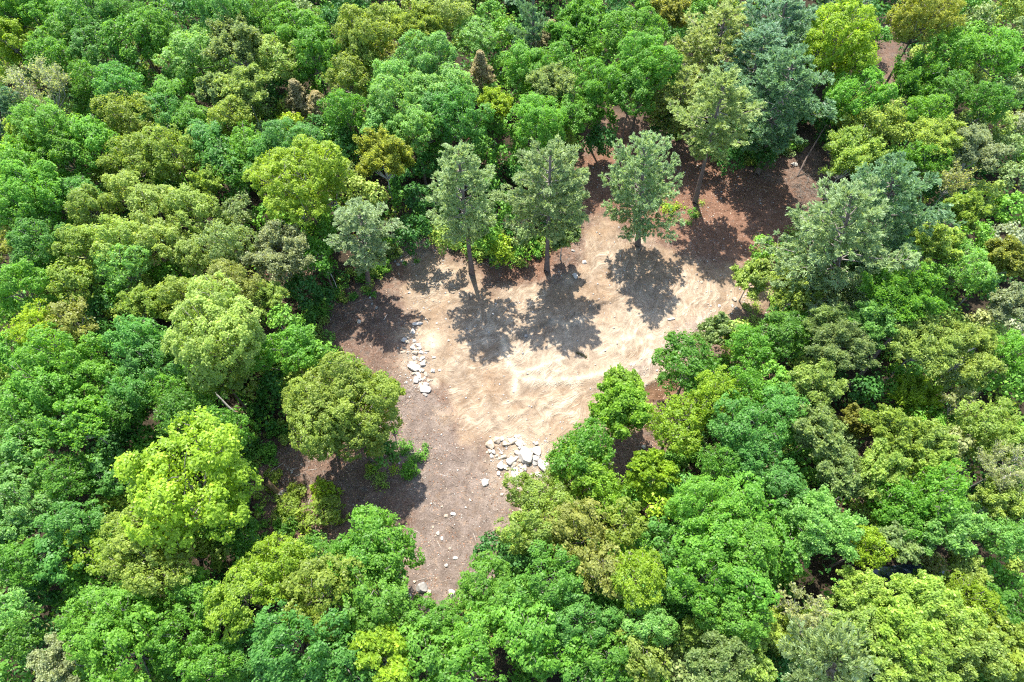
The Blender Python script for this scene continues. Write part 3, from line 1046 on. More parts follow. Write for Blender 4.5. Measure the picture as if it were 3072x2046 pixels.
# ------------------------------------------------------------------ the trees, tile by tile (x y rx ry kind colour [crown height])
TS = 768.0 / 1766.0
TILES = {
 (0, 0): """
60 50 180 110 o BG|230 70 150 110 o BG|50 250 130 120 o YG|80 430 130 110 o YG|210 300 110 90 o PA|290 190 140 90 f OL|380 400 150 130 m MG|470 230 150 150 o BG
650 110 180 140 o TG|650 340 150 140 o TG|860 90 150 140 m MG|930 250 160 190 m MG|1060 200 150 190 m MG|1230 90 150 140 m DG|1330 350 150 190 o PT
1560 90 210 130 o TG|1640 330 180 190 f GY|290 620 200 170 b BR|600 560 130 120 m MG|800 590 170 120 m TG|970 660 120 100 m MG|1170 670 150 110 o BG
1330 600 130 110 o BG|1210 540 90 70 m MG|1130 790 150 130 o TG|1320 830 130 120 o BG|1500 650 130 120 f GY|1690 620 150 180 f PA|320 900 230 140 o BG
640 970 190 150 o BG|200 960 160 130 o YG|470 1060 180 130 o BG|700 800 120 90 m MG|900 810 180 120 o OL|910 950 120 110 o OB|940 1080 170 140 o OL
1180 1050 180 140 o OL|1420 980 150 140 o TG|1510 1100 140 130 o TG|1590 820 140 110 m OL|1690 1010 130 140 m BG|730 1130 100 90 m MG|720 1230 130 110 o OL
900 1320 170 120 o PA|100 1150 200 150 o BG|330 1160 130 120 o BG|220 1290 220 140 o BG|540 1320 130 120 m TG|150 1450 190 120 o BG|620 1440 170 120 o OL
380 1480 140 100 m MG|1160 1250 130 110 m MG|1430 1290 120 100 v OL|1050 1450 180 120 o PA|1330 1440 200 130 o PA|1620 1480 130 120 m GY|1640 1200 120 130 m MG""",
 (768, 0): """
100 100 180 130 m MG|340 110 120 80 m GY|640 60 180 120 m DG|540 150 130 110 m DG|690 110 90 80 m MG|290 210 190 100 o BG|160 390 160 130 o PA|400 360 170 130 o BG
450 490 130 110 m MG|170 620 120 150 m DG|40 330 90 110 f GY|60 520 110 110 o PA|750 240 210 110 o OL|700 340 170 110 o OL|870 370 130 100 o OB|640 530 150 130 o OL
810 540 120 110 o OL|930 140 130 100 o OL|1290 80 180 120 o PA|1110 230 180 120 f OL|1530 270 130 140 m PT|1620 110 120 100 m MG|1190 410 200 120 o PT
960 560 170 120 o PT|950 720 180 130 o PT|1140 640 150 120 o PT|1360 620 180 140 o PT|1390 800 180 140 o TG|880 850 130 120 o PT|1110 880 160 120 o PT|1220 760 150 120 o TG
1640 740 110 150 f YG|1690 470 110 110 o BG|1620 860 110 110 m MG|1700 230 110 100 m BG|620 760 150 120 m MG|600 910 130 130 m DG|730 890 110 100 m MG|250 880 120 90 m YG|410 880 100 90 m DG
250 980 190 100 o TG|90 1060 140 110 o TG|60 930 110 80 m GY|520 1080 110 100 m TG|310 1250 310 250 o YG 13|880 1110 190 150 f BZ|600 1210 110 90 m GY|680 1310 110 100 m PA
1130 1370 110 120 m DG|60 700 100 90 f GY|1010 1250 110 110 m DG|1180 1130 90 90 m DG|1520 1000 110 90 m MG""",
 (1536, 0): """
60 250 100 110 o BG|60 440 140 120 o BG|290 430 150 110 o BG|40 580 90 100 o BG|430 220 160 190 f BG|540 80 130 100 o BG|740 70 130 90 m DG|850 250 210 150 o BG
920 440 220 140 o BG|600 590 180 130 o BG|820 640 150 140 o MG|950 60 120 90 o BG|1080 100 140 120 f OB|1180 220 120 130 m DG|1320 90 120 90 m MG|1440 20 130 80 o OL
280 620 170 140 f GY|180 850 200 120 o BG|420 770 140 130 o BG|630 840 110 90 m BG|620 960 110 100 m DG|340 950 110 80 f OL|80 950 110 120 m MG|930 700 110 90 m MG
1620 950 130 190 m DG 6|1500 1110 110 130 m DG 4|1700 900 110 160 m DG 6|1060 850 120 90 m DG 4|1750 1080 90 120 m DG 4|40 1200 60 110 m DG 4|560 1010 80 70 m DG 3|1340 1000 110 120 m DG 4""",
 (2304, 0): """
480 290 280 220 o YG 13|620 680 220 140 o BG 10|690 90 120 110 m DG|1080 110 220 130 o BZ 13|790 250 70 60 m TG 4|1410 60 130 90 m MG|1660 60 130 90 o OL|1460 130 120 100 m GY
1290 330 150 140 o BG|1560 350 150 170 m BG|1720 220 100 140 f GY|1060 400 100 90 f PA|1010 590 200 130 v MG 7|1350 490 140 90 f PA|1290 640 120 130 m MG|1540 700 150 120 m MG
1690 600 110 120 f GY|1090 800 150 120 m BG|1140 990 180 140 f PA|680 880 210 160 v PA 8|560 1090 220 170 v PA 8|1400 860 110 90 f GY|1590 870 140 100 f PA|1410 1060 180 150 f GW
1650 1030 120 120 f GY|1270 1260 140 100 b BR|1500 1350 130 100 f PA|1700 1220 110 90 f GY|1690 1440 120 120 m BG|1340 1480 150 110 f OL|1080 1120 150 110 m BG|1730 860 90 110 f GW
1250 560 90 80 m DG|980 300 80 60 m DG 4|1180 1350 110 110 m DG 5|420 900 110 90 m DG 4|950 1250 100 90 f PA|1730 420 80 110 m MG""",
 (0, 682): """
20 130 110 140 o BZ|260 110 170 130 o TG|550 120 160 120 o OL|830 90 200 120 o PA|1090 110 180 120 o PA|1330 190 150 120 o PA|1600 120 180 140 m GY|340 290 130 80 m MG
470 380 140 120 o OL|120 410 190 120 o BG|860 270 180 120 m PT|1190 340 140 90 m BG|1430 300 100 70 m BG|240 690 150 140 m YG|500 640 150 120 o OB|70 590 120 110 o BG
690 560 110 120 m DG|1000 560 150 130 v OL|1000 450 120 90 f OL|1270 480 180 140 o OL|1590 440 220 140 o OB|1500 730 310 290 o PA 14|1520 1030 160 120 o OL|960 790 210 140 o TG
1040 950 180 130 o TG|400 920 230 130 o BG|300 1090 240 140 o BG|620 1040 170 140 o BG|70 860 130 120 o BG|40 1040 110 110 o OL|900 1140 170 130 o TG|110 1230 150 130 m MG
150 1400 180 150 m MG|1150 1140 150 110 m BG|850 1260 150 110 m MG|560 1360 230 160 v BG 12|1250 1290 200 130 m MG|1500 1420 200 140 m MG|1390 1190 110 90 m BG|1290 1780 400 370 o YG 14
900 1350 120 110 m DG|800 1480 130 100 m DG|170 1520 180 100 o PT|850 420 120 90 m MG|1240 760 100 110 m DG 5|1330 830 90 90 m DG 4|650 720 110 80 m DG""",
 (768, 682): """
180 190 200 170 f GW 10|440 200 130 190 m MG 8|330 420 130 150 m DG 6|190 650 130 100 m BG 9|230 850 200 130 o BG 9|440 890 110 90 m BG 8|80 520 150 120 f PA 9|130 1090 130 140 m DG 6
870 265 65 60 s BG|530 1160 290 190 o OL 10|700 1260 270 200 o OL 9.5|420 1330 250 150 o OL 9.5|700 1420 200 140 o OL 8|870 1180 130 130 f OL 8|860 1560 120 110 m MG 3.5|480 490 90 100 m DG 3|480 1470 110 80 m OL 7
1090 40 160 110 m DG 5|1300 60 110 90 m OL 5|1690 150 110 90 f YG 3|1610 100 90 80 f LG 3|1590 40 110 80 m MG 5|940 170 60 30 s GY""",
 (1536, 682): """
1720 140 90 130 m BG 5|1650 350 120 150 v PA 5|1400 730 150 100 v GY 4|1230 970 190 210 m MG 7|770 1130 130 150 f LG 7|740 1290 210 180 f LG 7|760 1280 150 130 m LG 6|1130 1350 200 190 m YG 8|1400 1170 180 140 m YG 9
1590 1130 170 130 m BG 9|1640 1400 230 180 o TG 11|460 1540 230 150 m BG 8|1660 820 150 140 m BG 7|900 1300 110 90 v PA 5|1560 720 90 100 v PA 5|60 60 70 110 m GY 4|350 50 120 110 v GY 5""",
 (2304, 682): """
180 450 180 140 v PA 7|130 740 170 160 o MG 8|40 1050 130 120 m BG 8|420 680 150 110 f GY|480 860 210 120 f GY|900 520 250 160 f BG|740 680 180 140 f PT|1060 820 220 180 f PA
1340 280 160 140 m PT|1140 130 180 120 f PA|1630 230 160 120 f OB|1420 70 140 90 m BG|1660 80 130 110 f GW|1660 550 140 120 f GW|1450 640 70 60 b BR 9|1380 880 200 170 f PA|1690 870 130 170 m BG 11
1690 1090 120 130 m BG 9|1000 1170 170 90 f YG 6|1310 1220 140 80 b BR 8|320 1110 190 150 f PA|100 1270 190 160 o TG|600 1350 120 100 v OB 7|1080 1340 150 100 m BG|1520 1370 180 150 o OL
850 1440 200 120 f OL|1060 1490 180 120 f PA|1300 1490 110 90 b BR 9|1650 1510 160 100 f PA|320 1430 210 120 f GY|680 1130 130 110 m DG|1500 720 120 100 f PA|620 370 110 80 m DG 4|1730 1400 90 110 m BG|1290 1030 120 90 f GY 6|520 480 90 120 m DG 4""",
 (0, 1364): """
110 90 170 120 o MG|480 160 190 150 m MG|760 150 130 130 o TG|110 320 200 140 o PT|790 360 130 90 o OL|90 510 150 120 f PT|500 480 210 110 o TG|390 700 160 150 o TG
650 660 140 190 o YG|1040 520 280 160 o OL|1060 720 290 190 o OL|130 760 180 150 m MG|620 920 140 110 m BG|950 970 190 120 o BG|1340 950 210 150 o BG|1660 980 190 280 o YG 12
720 1160 290 150 o BG|850 1370 290 170 o BG|1240 1260 200 160 o BG|90 1080 160 120 m PT|120 1290 160 120 m MG|420 1430 190 120 f GW|390 1210 80 80 b BR 5|1460 1460 210 140 o BG|1630 1390 150 130 m TG
80 1500 160 90 m MG|1640 140 120 120 m MG 5|1680 560 130 130 m MG 5|300 960 130 120 m DG|300 1250 120 110 m DG|1480 660 110 80 f OL 4|1560 450 130 150 m BG 6""",
 (768, 1364): """
450 400 120 150 s OL|470 250 80 90 s YG|230 380 90 80 s OL|200 500 70 70 s MG|270 260 60 60 s OL|860 590 270 150 o BG 10|720 740 220 160 o BG 10|830 950 260 190 o BG 10.5|150 760 190 170 o YG 11|430 950 250 210 o OL 11
430 720 150 130 m MG 8|260 1340 290 190 o TG 12|560 1420 180 150 o TG 11|110 1210 150 110 o TG 10|880 1400 180 200 f YG 11|1230 1150 190 130 o BG 10|1170 1370 190 180 o BG 11|1560 870 190 150 o BG 10
1630 660 130 80 m DG 6|1530 1240 220 170 o BG 11|1680 1030 170 140 o BG 10|1460 1500 200 130 o BG 12|1060 100 60 50 s BG|690 1230 90 70 m DG 4|120 160 60 60 s OL|1110 1000 30 30 s BG|560 720 90 90 m BG 5""",
 (1536, 1364): """
520 120 230 160 m LG 7|640 260 170 110 m LG 7|950 130 160 130 f YG 8|990 330 140 110 m YG 7|190 280 190 140 o OL 7|220 460 240 160 o OL 9|430 550 230 160 o OB 10|780 500 170 130 o OL 9
620 800 140 220 o OB 11|250 870 240 170 o MG 11|50 760 150 130 m DG|860 820 170 180 m YG 12|1050 600 150 120 o TG|1340 360 270 170 o BG 12|1580 340 180 150 o BG 12|1400 600 250 180 o BG 13
1640 640 200 190 o BG 13|1340 830 220 170 o BG 13|1600 890 190 160 o BG 13|1550 1110 220 160 o BG 12|1170 880 130 130 o TG|1180 230 120 100 o TG|930 1190 200 140 o PT|1010 1010 130 120 m TG
450 1160 220 140 o TG|80 1200 170 190 o BG 12|300 1390 190 130 o BG|640 1420 190 130 o BG|880 1400 180 110 o PA|840 1530 170 80 o YG|1300 1220 150 110 v OL|1400 1440 240 150 f GY 12|1650 1420 140 140 f LY|1690 1180 130 130 f PA
1680 60 190 150 o TG|1440 70 160 120 m BG|500 1530 170 90 o MG|1160 1100 90 100 m DG|720 1160 90 80 m DG""",
 (2304, 1364): """
80 230 190 150 o TG|480 130 180 150 f GY|760 100 200 120 f PA|1110 60 170 110 f PA|1130 270 240 150 m BG|860 330 190 140 m BG|350 500 230 200 f PT|700 400 140 110 f PA|680 640 160 120 m YG|850 620 150 130 f GY
1230 520 210 170 f PT|930 480 170 130 m BG|90 600 150 200 o BG|1620 100 180 160 b BR 11|1580 330 160 130 f PA|1650 560 170 130 m PT|1140 780 90 70 b BR 5|1340 840 150 110 f PA 8|1550 810 90 80 m BG 4|1680 890 80 70 m BG 4
1630 1050 160 150 m MG|1030 1030 230 160 f LY|1230 1180 230 170 f LY|900 1250 230 170 f LY|620 960 190 130 f LY|350 1170 150 120 f PA|230 1080 170 160 b BR 11|570 1180 200 150 f PA|100 1200 140 150 f OL|1060 1420 220 150 f LY
1370 1370 220 160 f PA|1600 1300 170 160 f OL|250 1400 140 110 m MG|760 1430 180 130 f PA|1680 1500 140 110 f OL|60 1470 130 110 m DG|1370 1000 170 130 m YG|1440 620 110 110 m MG|1690 740 60 60 v OL 3|1120 880 110 70 m BG 4|700 1180 140 110 f PA""",
}
specs, sd = [], 0
for (ox, oy), txt in TILES.items():
    for ln in txt.replace('\n', '|').split('|'):
        w = ln.split()
        if not w:
            continue
        sd += 1
        x, y, rx, ry = (float(v) * TS for v in w[:4])
        specs.append((ox + x, oy + y, rx, ry, w[4], w[5], float(w[6]) if len(w) > 6 else None, sd))
trees_ = [q for q in specs if q[4] != 's']
trees_.sort(key=lambda q: -(q[2] + q[3]) * (0.72 if q[5] == 'DG' else 1.25 if q[4] in 'bv' else 1.0))
single = trees_[:276]
minor = trees_[276:]
for q in sorted(single + [q for q in specs if q[4] == 's'], key=lambda q: q[7]):
    place_tree(*q)

# pines
PINES = [  # foot x y, tip x y, radius px, colour, shape, crown share
    (1107, 858, 1078, 612, 88, 'PI', 0, 0.62), (1416, 818, 1372, 440, 104, 'PI', 1, 0.66), (1641, 808, 1652, 425, 112, 'PI', 2, 0.60),
    (1914, 735, 1935, 395, 100, 'PI', 3, 0.74), (2086, 605, 2180, 215, 112, 'PY', 1, 0.56), (2001, 435, 2068, 205, 82, 'PY', 2, 0.70),
    (2120, 330, 2180, 20, 112, 'PY', 3, 0.72), (2271, 522, 2392, 150, 118, 'PB', 0, 0.70), (2205, 400, 2300, 90, 112, 'PB', 1, 0.74),
    (2290, 300, 2370, -40, 112, 'PB', 2, 0.74), (2430, 210, 2520, -60, 95, 'PB', 3, 0.7), (2490, 935, 2562, 545, 150, 'PI', 3, 0.78),
    (2590, 850, 2700, 470, 130, 'PB', 0, 0.78), (30, 520, -20, 225, 85, 'PB', 1, 0.7), (1600, 250, 1600, -30, 62, 'PB', 2, 0.85),
    (2470, 2120, 2520, 1900, 120, 'PI', 0, 0.66), (1560, 20, 1540, -80, 70, 'PB', 1, 0.7)]
for i, (bx, by, ax, ay, rx, c, sh, cf) in enumerate(PINES):
    place_pine(bx, by, ax, ay, rx, c, sh, cf, i)

place_cedar(768 + 325 * TS, 770 * TS, 48, 5.2, 'CE', 0, 5)
place_cedar(768 + 450 * TS, 790 * TS, 44, 3.8, 'CE', 1, 5)
place_cedar(768 + 1555 * TS, 560 * TS, 38, 4.8, 'CE', 0, 7)
place_cedar(1536 + 265 * TS, 320 * TS, 42, 4.0, 'CE', 1, 8)


# ------------------------------------------------------------------ stones
def rock_mesh(seed, mat, flat=0.65):
    rnd = random.Random(seed)
    bm = bmesh.new()
    for _ in range(26):
        v = Vector((rnd.gauss(0, 1), rnd.gauss(0, 1), rnd.gauss(0, 1))).normalized()
        k = 1.0 / max(abs(v.x), abs(v.y), abs(v.z)) ** 0.55
        v = v * k * rnd.uniform(0.82, 1.0)
        bm.verts.new((v.x * 0.5, v.y * 0.5, v.z * 0.5 * flat))
    res = bmesh.ops.convex_hull(bm, input=bm.verts[:])
    junk = [e for e in res['geom_interior'] + res['geom_unused'] if isinstance(e, bmesh.types.BMVert)]
    if junk:
        bmesh.ops.delete(bm, geom=list(set(junk)), context='VERTS')
    bmesh.ops.dissolve_limit(bm, angle_limit=math.radians(14), verts=bm.verts[:], edges=bm.edges[:])
    bmesh.ops.bevel(bm, geom=bm.edges[:], offset=0.045, segments=2, profile=0.6, affect='EDGES')
    bmesh.ops.triangulate(bm, faces=bm.faces[:])
    for v in bm.verts:
        v.co *= 1 + rnd.uniform(-0.025, 0.025)
    me = bpy.data.meshes.new('boulder')
    bm.to_mesh(me)
    bm.free()
    me.materials.append(mat)
    return me


ROCKS = {'w': [rock_mesh(200 + i, M_ROCK) for i in range(7)], 't': [rock_mesh(220 + i, M_ROCK_TAN) for i in range(4)],
         'g': [rock_mesh(240 + i, M_ROCK_GREY) for i in range(4)]}


def place_rock(px, py, w, h, mat='w', label=None, group=None, name=None, sink=0.22, tall=0.62, seed=0):
    rnd = random.Random(int(px * 13 + py * 7) + seed)
    p = at(px, py)
    k = depth_of(p) / FPX * 1.28
    sx, sy = w * k, h * k * 1.02
    sz = min(sx, sy) * tall / 0.65
    o = link(name or ('boulder' if max(w, h) > 9 else 'stone'), rnd.choice(ROCKS[mat]))
    o.scale = (sx, sy, sz)
    o.location = (p.x, p.y, ground_z(p.x, p.y) + sz * 0.325 * (1 - sink * 2))
    o.rotation_euler = (rnd.uniform(-0.12, 0.12), rnd.uniform(-0.12, 0.12), rnd.choice([0, math.pi]) + rnd.uniform(-0.4, 0.4))
    tag(o, label, 'boulder' if max(w, h) > 9 else 'stone', group)
    return o


def rock_list(txt, ox, oy, k, label, group, mat='w', special=None):
    special = special or {}
    for n, w in enumerate(txt.split('|')):
        a = w.split()
        x, y, ww, hh = (float(v) for v in a[:4])
        m = a[4] if len(a) > 4 else ('t' if (n * 7) % 10 < 3 and mat == 'w' else mat)
        lb = special.get(n)
        place_rock(ox + x * k, oy + y * k, ww * k, hh * k, m, lb or label, None if lb else group)


rock_list('345 125 90 50|270 185 110 90|200 185 35 60|345 230 95 95|505 220 85 65|465 180 45 35|505 295 85 45|595 320 95 75|460 365 105 105|645 345 35 55|590 385 50 60|635 400 65 65|525 405 65 50'
          '|525 480 115 105|665 480 105 65|770 490 65 40|355 480 70 75|245 465 125 45 t|265 365 90 35 t|500 610 90 90|580 610 70 65|690 600 105 65|650 655 65 45|735 685 85 75|695 740 115 105'
          '|420 710 80 55|510 730 95 115|480 835 270 150|500 960 130 70 t|640 880 55 95|695 890 65 85|580 975 85 65|605 1035 105 95|770 975 75 105|540 1115 115 135|640 1090 65 85|695 1095 55 65'
          '|740 1060 45 55|825 1120 75 75 t|895 1110 55 45 t|665 1180 65 55|630 1215 65 45|775 1215 125 95|650 1270 125 85 t|755 1340 245 145|735 1440 75 55 g|775 1470 65 75 g|930 900 95 75|1090 885 65 45'
          '|965 585 85 40|910 560 45 25|310 1165 45 55|800 440 90 60 t', 1180, 1000, 160 / 1254,
          'pale cream stone among the line of rocks on the left of the sandy ground', 'rocks of the line on the left of the sand', 'w',
          {27: 'largest cream boulder, halfway down the line of rocks, with a shaded hollow underneath', 44: 'broad flat-topped boulder at the lower end of the line of rocks',
           0: 'topmost slab-like stone of the line of rocks', 1: 'rounded cream boulder at the top left of the line of rocks', 3: 'squarish boulder just below the topmost slab of the rock line',
           13: 'blocky square boulder in the upper middle of the line of rocks', 34: 'egg-shaped boulder on the left side of the line, below the largest one',
           48: 'lone small stone out on the sand, right of the rock line', 47: 'white blocky stone on the sand, right of the rock line below its middle',
           16: 'single rounded stone standing off the left side of the upper rock line', 42: 'wedge-shaped boulder touching the upper edge of the broad flat-topped one'})
rock_list('230 265 130 155|360 185 105 125 t|445 155 65 75|500 245 100 85|515 290 30 30|580 190 65 65|655 200 125 105|740 240 155 105|680 125 55 55|735 115 65 45|765 170 65 65|820 250 55 35|1040 240 65 55'
          '|240 375 75 80 t|300 385 70 70|260 450 50 65|180 385 35 45|470 470 95 65 t|425 405 55 45|350 450 60 50 t|390 490 45 45|610 475 55 45 t|615 545 175 115|640 600 115 75|425 615 105 115|490 645 50 70'
          '|535 680 45 45|535 630 35 35|765 325 85 55|845 355 135 115|950 350 45 50|940 410 55 55|1045 395 135 155|700 400 85 85|840 480 240 215|1025 495 125 95|750 545 75 55|975 550 75 65|1020 590 85 65 g'
          '|1110 550 85 85|1195 550 65 55|1160 650 165 145|845 665 80 95|785 725 55 75|665 760 110 175|750 780 65 75 t|740 850 95 65|625 860 75 45|700 900 45 75|380 750 55 65|700 960 55 75|690 1095 60 65'
          '|1080 780 115 75|435 1120 55 50|155 915 90 100|455 895 30 30|800 1400 105 85|860 1320 95 65 g|1105 1045 45 35 g|1340 1020 55 55 g|560 250 60 50 t|880 600 70 50|930 480 60 60|700 480 60 50 t', 1430, 1290, 250 / 1452,
          'chalky white rock in the jumbled pile at the foot of the sand', 'rocks of the white pile', 'w',
          {34: 'biggest wedge-pointed white boulder in the middle of the rock pile', 0: 'tall squarish white boulder at the top left corner of the rock pile', 32: 'rounded white boulder on the right side of the rock pile',
           41: 'bulky white boulder half under leaves at the right end of the rock pile', 44: 'long narrow upright boulder at the lower tip of the rock pile', 24: 'smooth round white boulder at the lower left of the rock pile',
           22: 'curved slab left of the biggest boulder in the rock pile', 1: 'tan-topped boulder second from the left along the upper rock pile', 49: 'single oval stone lying left of the rock pile',
           54: 'flat pale rock set in the grey track, left of the rock pile', 53: 'small white stone at the leaf edge, below and left of the rock pile'})
rock_list('303 1015 105 100 g|380 1055 45 45 t|630 1068 62 78|120 1100 48 52|110 985 48 55|745 1230 48 42 g|563 240 34 38 t|638 218 55 28|474 425 32 34|518 478 28 36|600 588 22 22|662 688 52 24|564 766 34 30'
          '|422 355 22 22|773 146 20 18|950 625 18 20|228 942 28 28|45 1490 85 65 g|290 1140 22 22|180 1090 30 32|515 140 20 14|820 68 14 26|922 355 14 12', 1180, 1480, 320 / 1140,
          'small white stone lying on the grey gravelly track', 'stones on the grey track', 'w',
          {0: 'large angular grey boulder with a flat top on the lower left of the track', 1: 'low tan rock right beside the large angular grey boulder', 2: 'white oval boulder at the lower right edge of the track by the leaves',
           3: 'white rock under the branches, left of the large angular grey boulder', 5: 'grey rock in the gap below the white oval boulder', 17: 'dull grey boulder in the shaded gap at the bottom of the track',
           6: 'tan round stone high on the track, below the tree shadow', 11: 'flat elongated white stone in the lower middle of the track', 8: 'bright round stone on the left half of the track'})
rock_list('1187 990 24 20|850 887 34 22|1015 1060 22 16|1075 1078 20 14|895 1335 42 62|940 1245 110 34|1045 1218 30 16|1160 1235 24 20|1262 1185 20 18|485 1063 28 38 g|435 1020 24 24 g|288 1218 40 38|1820 1010 22 20'
          '|945 1160 20 16|770 545 42 32 g|730 580 36 34 g|690 540 28 32 g|760 490 42 32 g|885 440 28 22 g|1294 1435 20 20|1540 915 18 42|1788 1135 22 18|415 950 22 22|1294 995 24 20 t|620 505 40 24 g', 1000, 640, 500 / 1867,
          'small pale stone scattered over the upper left of the bare ground', 'stones scattered over the upper left bare ground', 'w',
          {4: 'upright bright white rock just above the line of rocks', 5: 'thin forked white slab lying above the line of rocks', 11: 'white stone in the tree shade at the far left of the bare ground'})
rock_list('752 345 32 30|642 395 22 18|740 395 16 22|510 216 20 16|295 492 20 16|268 495 28 18|730 284 16 14|975 270 16 16|765 408 14 16|708 688 20 22 g|690 660 32 22|640 660 34 32|720 650 18 32|330 577 16 14', 1900, 760, 450 / 1120,
          'small bright stone on the right end of the bare ground', 'stones on the right end of the bare ground', 'w', {0: 'largest white rock on the right end of the bare ground'})
rock_list('383 428 40 38 g|345 635 26 26 g|1925 825 24 18|1800 820 20 16|2110 228 42 20|1310 1060 26 20|1200 760 20 14|120 1120 18 14|400 870 22 20 g', 1480, 900, 600 / 2352,
          'small stone on the pale sandy middle of the clearing', 'stones on the pale sandy middle', 'w', {0: 'grey stone just under the eroded edge in the sand', 1: 'small dark stone at the left of the pale sandy area'})
place_rock(1726, 828, 14, 18, 'w', 'white block of rock in the shade right of the tall bare-trunked pine')
place_rock(1753, 785, 12, 9, 'w', 'white stone lit by the sun above the white block of rock')
place_rock(1720, 751, 11, 7, 'g', 'pale grey slab in the shade behind the white block of rock')
place_rock(1931, 1340, 12, 13, 'w', 'white rock on bare soil between two lime trees right of the rock pile')
place_rock(2382, 494, 18, 12, 'w', 'whitish boulder in deep shade under the blue-green pines')
place_rock(2320, 483, 12, 9, 'w', 'small whitish boulder left of its twin under the blue-green pines')
place_rock(1455, 1447, 18, 20, 'w', 'sun-bleached flat rock in the upper part of the grey track')


# ------------------------------------------------------------------ dead wood lying and standing about
def stick_thing(x1, y1, x2, y2, r, mat, label, group=None, name='fallen_branch', z1=0.0, z2=0.0, forks=0, cat='branch'):
    a, b = at(x1, y1), at(x2, y2)
    a.z, b.z = ground_z(a.x, a.y) + r * 0.8 + z1, ground_z(b.x, b.y) + r * 0.8 + z2
    rnd = random.Random(int(x1 * 3 + y1))
    T = Tubes()
    d = b - a
    m1 = a + d * 0.35 + Vector((rnd.uniform(-1, 1), rnd.uniform(-1, 1), 0)) * d.length * 0.03
    m2 = a + d * 0.7 + Vector((rnd.uniform(-1, 1), rnd.uniform(-1, 1), 0)) * d.length * 0.03
    T.add([p - a for p in (a, m1, m2, b)], [r, r * 0.9, r * 0.7, r * 0.4], 6)
    for k in range(forks):
        t = rnd.uniform(0.3, 0.8)
        s0 = d * t
        dd = (d.normalized() + Vector((rnd.uniform(-1, 1), rnd.uniform(-1, 1), rnd.uniform(0, 0.25)))).normalized()
        T.add([s0, s0 + dd * d.length * 0.3], [r * 0.5, r * 0.2], 4)
    o = link(name, T.mesh(name, mat), None, a)
    tag(o, label, cat, group)
    return o


k3 = 300 / 1809
STK = [(285, 235, 575, 30, .045, 'long straight grey pole lying beside the broken snag', 0), (400, 320, 437, 225, .07, 'short bleached plank of wood behind the broken snag', 0),
       (610, 190, 640, 120, .04, None, 0), (665, 205, 760, 175, .045, None, 0), (700, 165, 830, 150, .04, None, 0), (775, 305, 880, 255, .045, 'pale stick at the edge of the tree shadow behind the snag', 0),
       (935, 492, 1070, 484, .03, None, 1), (1145, 430, 1170, 310, .03, None, 0), (560, 695, 640, 650, .03, None, 0), (1000, 192, 1170, 168, .03, None, 1), (1340, 375, 1410, 370, .03, None, 0),
       (255, 480, 275, 560, .035, None, 0), (1000, 800, 1060, 630, .025, None, 1), (855, 90, 890, 105, .05, None, 0), (565, 85, 585, 120, .05, None, 0), (1610, 110, 1655, 70, .03, None, 0)]
for x1, y1, x2, y2, r_, lb, fk in STK:
    stick_thing(760 + x1 * k3, 1380 + y1 * k3, 760 + x2 * k3, 1380 + y2 * k3, r_, M_DEADWOOD, lb or 'thin dry stick on the littered ground around the broken snag', None if lb else 'sticks around the broken snag', forks=fk)
k6 = 500 / 1867
for x1, y1, x2, y2, r_, lb, fk in [(230, 1015, 410, 945, .035, None, 1), (350, 1020, 440, 972, .03, None, 1), (565, 1200, 610, 1130, .05, 'bleached stick in the shade of the leftmost pine', 0),
                                   (680, 390, 730, 420, .05, 'grey stick end poking from the brush below the leftmost pine', 0), (1040, 780, 1290, 860, .025, None, 0), (960, 920, 1180, 1005, .025, None, 0),
                                   (410, 1485, 445, 1520, .04, None, 0), (1250, 395, 1400, 405, .05, 'bare forked branch lying left of the second pine trunk', 5), (590, 300, 660, 250, .03, None, 1)]:
    stick_thing(1000 + x1 * k6, 640 + y1 * k6, 1000 + x2 * k6, 640 + y2 * k6, r_, M_DEADWOOD if lb else M_STICK, lb or 'thin dry stick on the shaded ground near the leftmost pine', None if lb else 'sticks near the leftmost pine', forks=fk)
for x1, y1, x2, y2 in [(1320, 1424, 1368, 1431), (1290, 1690, 1275, 1705), (1292, 1500, 1315, 1520), (1240, 1745, 1288, 1730), (1375, 1480, 1392, 1470), (1345, 1555, 1370, 1545), (1310, 1620, 1325, 1650),
                       (1420, 1600, 1430, 1630), (1180, 1370, 1215, 1358), (1205, 1255, 1232, 1240), (1150, 1290, 1168, 1278), (1260, 1600, 1240, 1588)]:
    stick_thing(x1, y1, x2, y2, .022, M_DEADWOOD, 'thin pale twig lying on the grey gravelly track', 'twigs on the grey track', forks=1)
# the snag
sb, stp = at(834, 1482), at(797, 1441, 2.7)
snag = tag(link('broken_snag', None, None, (sb.x, sb.y, ground_z(sb.x, sb.y))), 'thick broken dead trunk with a dark hollow top and white splintered foot', 'tree stump')
T = Tubes()
dv = Vector((stp.x - sb.x, stp.y - sb.y, 2.7))
T.add([(0, 0, -0.1), dv * 0.25 + Vector((0.03, 0.05, 0)), dv * 0.6, dv * 0.95], [0.40, 0.31, 0.30, 0.33], 12)
link('trunk', T.mesh('trunk', M_ROTTEN), snag)
T = Tubes()
for k in range(9):
    a = k / 9 * 6.28
    o_ = Vector((math.cos(a) * 0.26, math.sin(a) * 0.26, 0))
    T.add([dv * 0.93 + o_, dv * (1.0 + 0.05 * (k % 3)) + o_ * 0.9], [0.11, 0.03], 5)
T.add([dv * 0.94, dv * 0.99], [0.27, 0.22], 10)
link('hollow_top', T.mesh('hollow_top', M_HOLLOW), snag)
sprnd = random.Random(4)
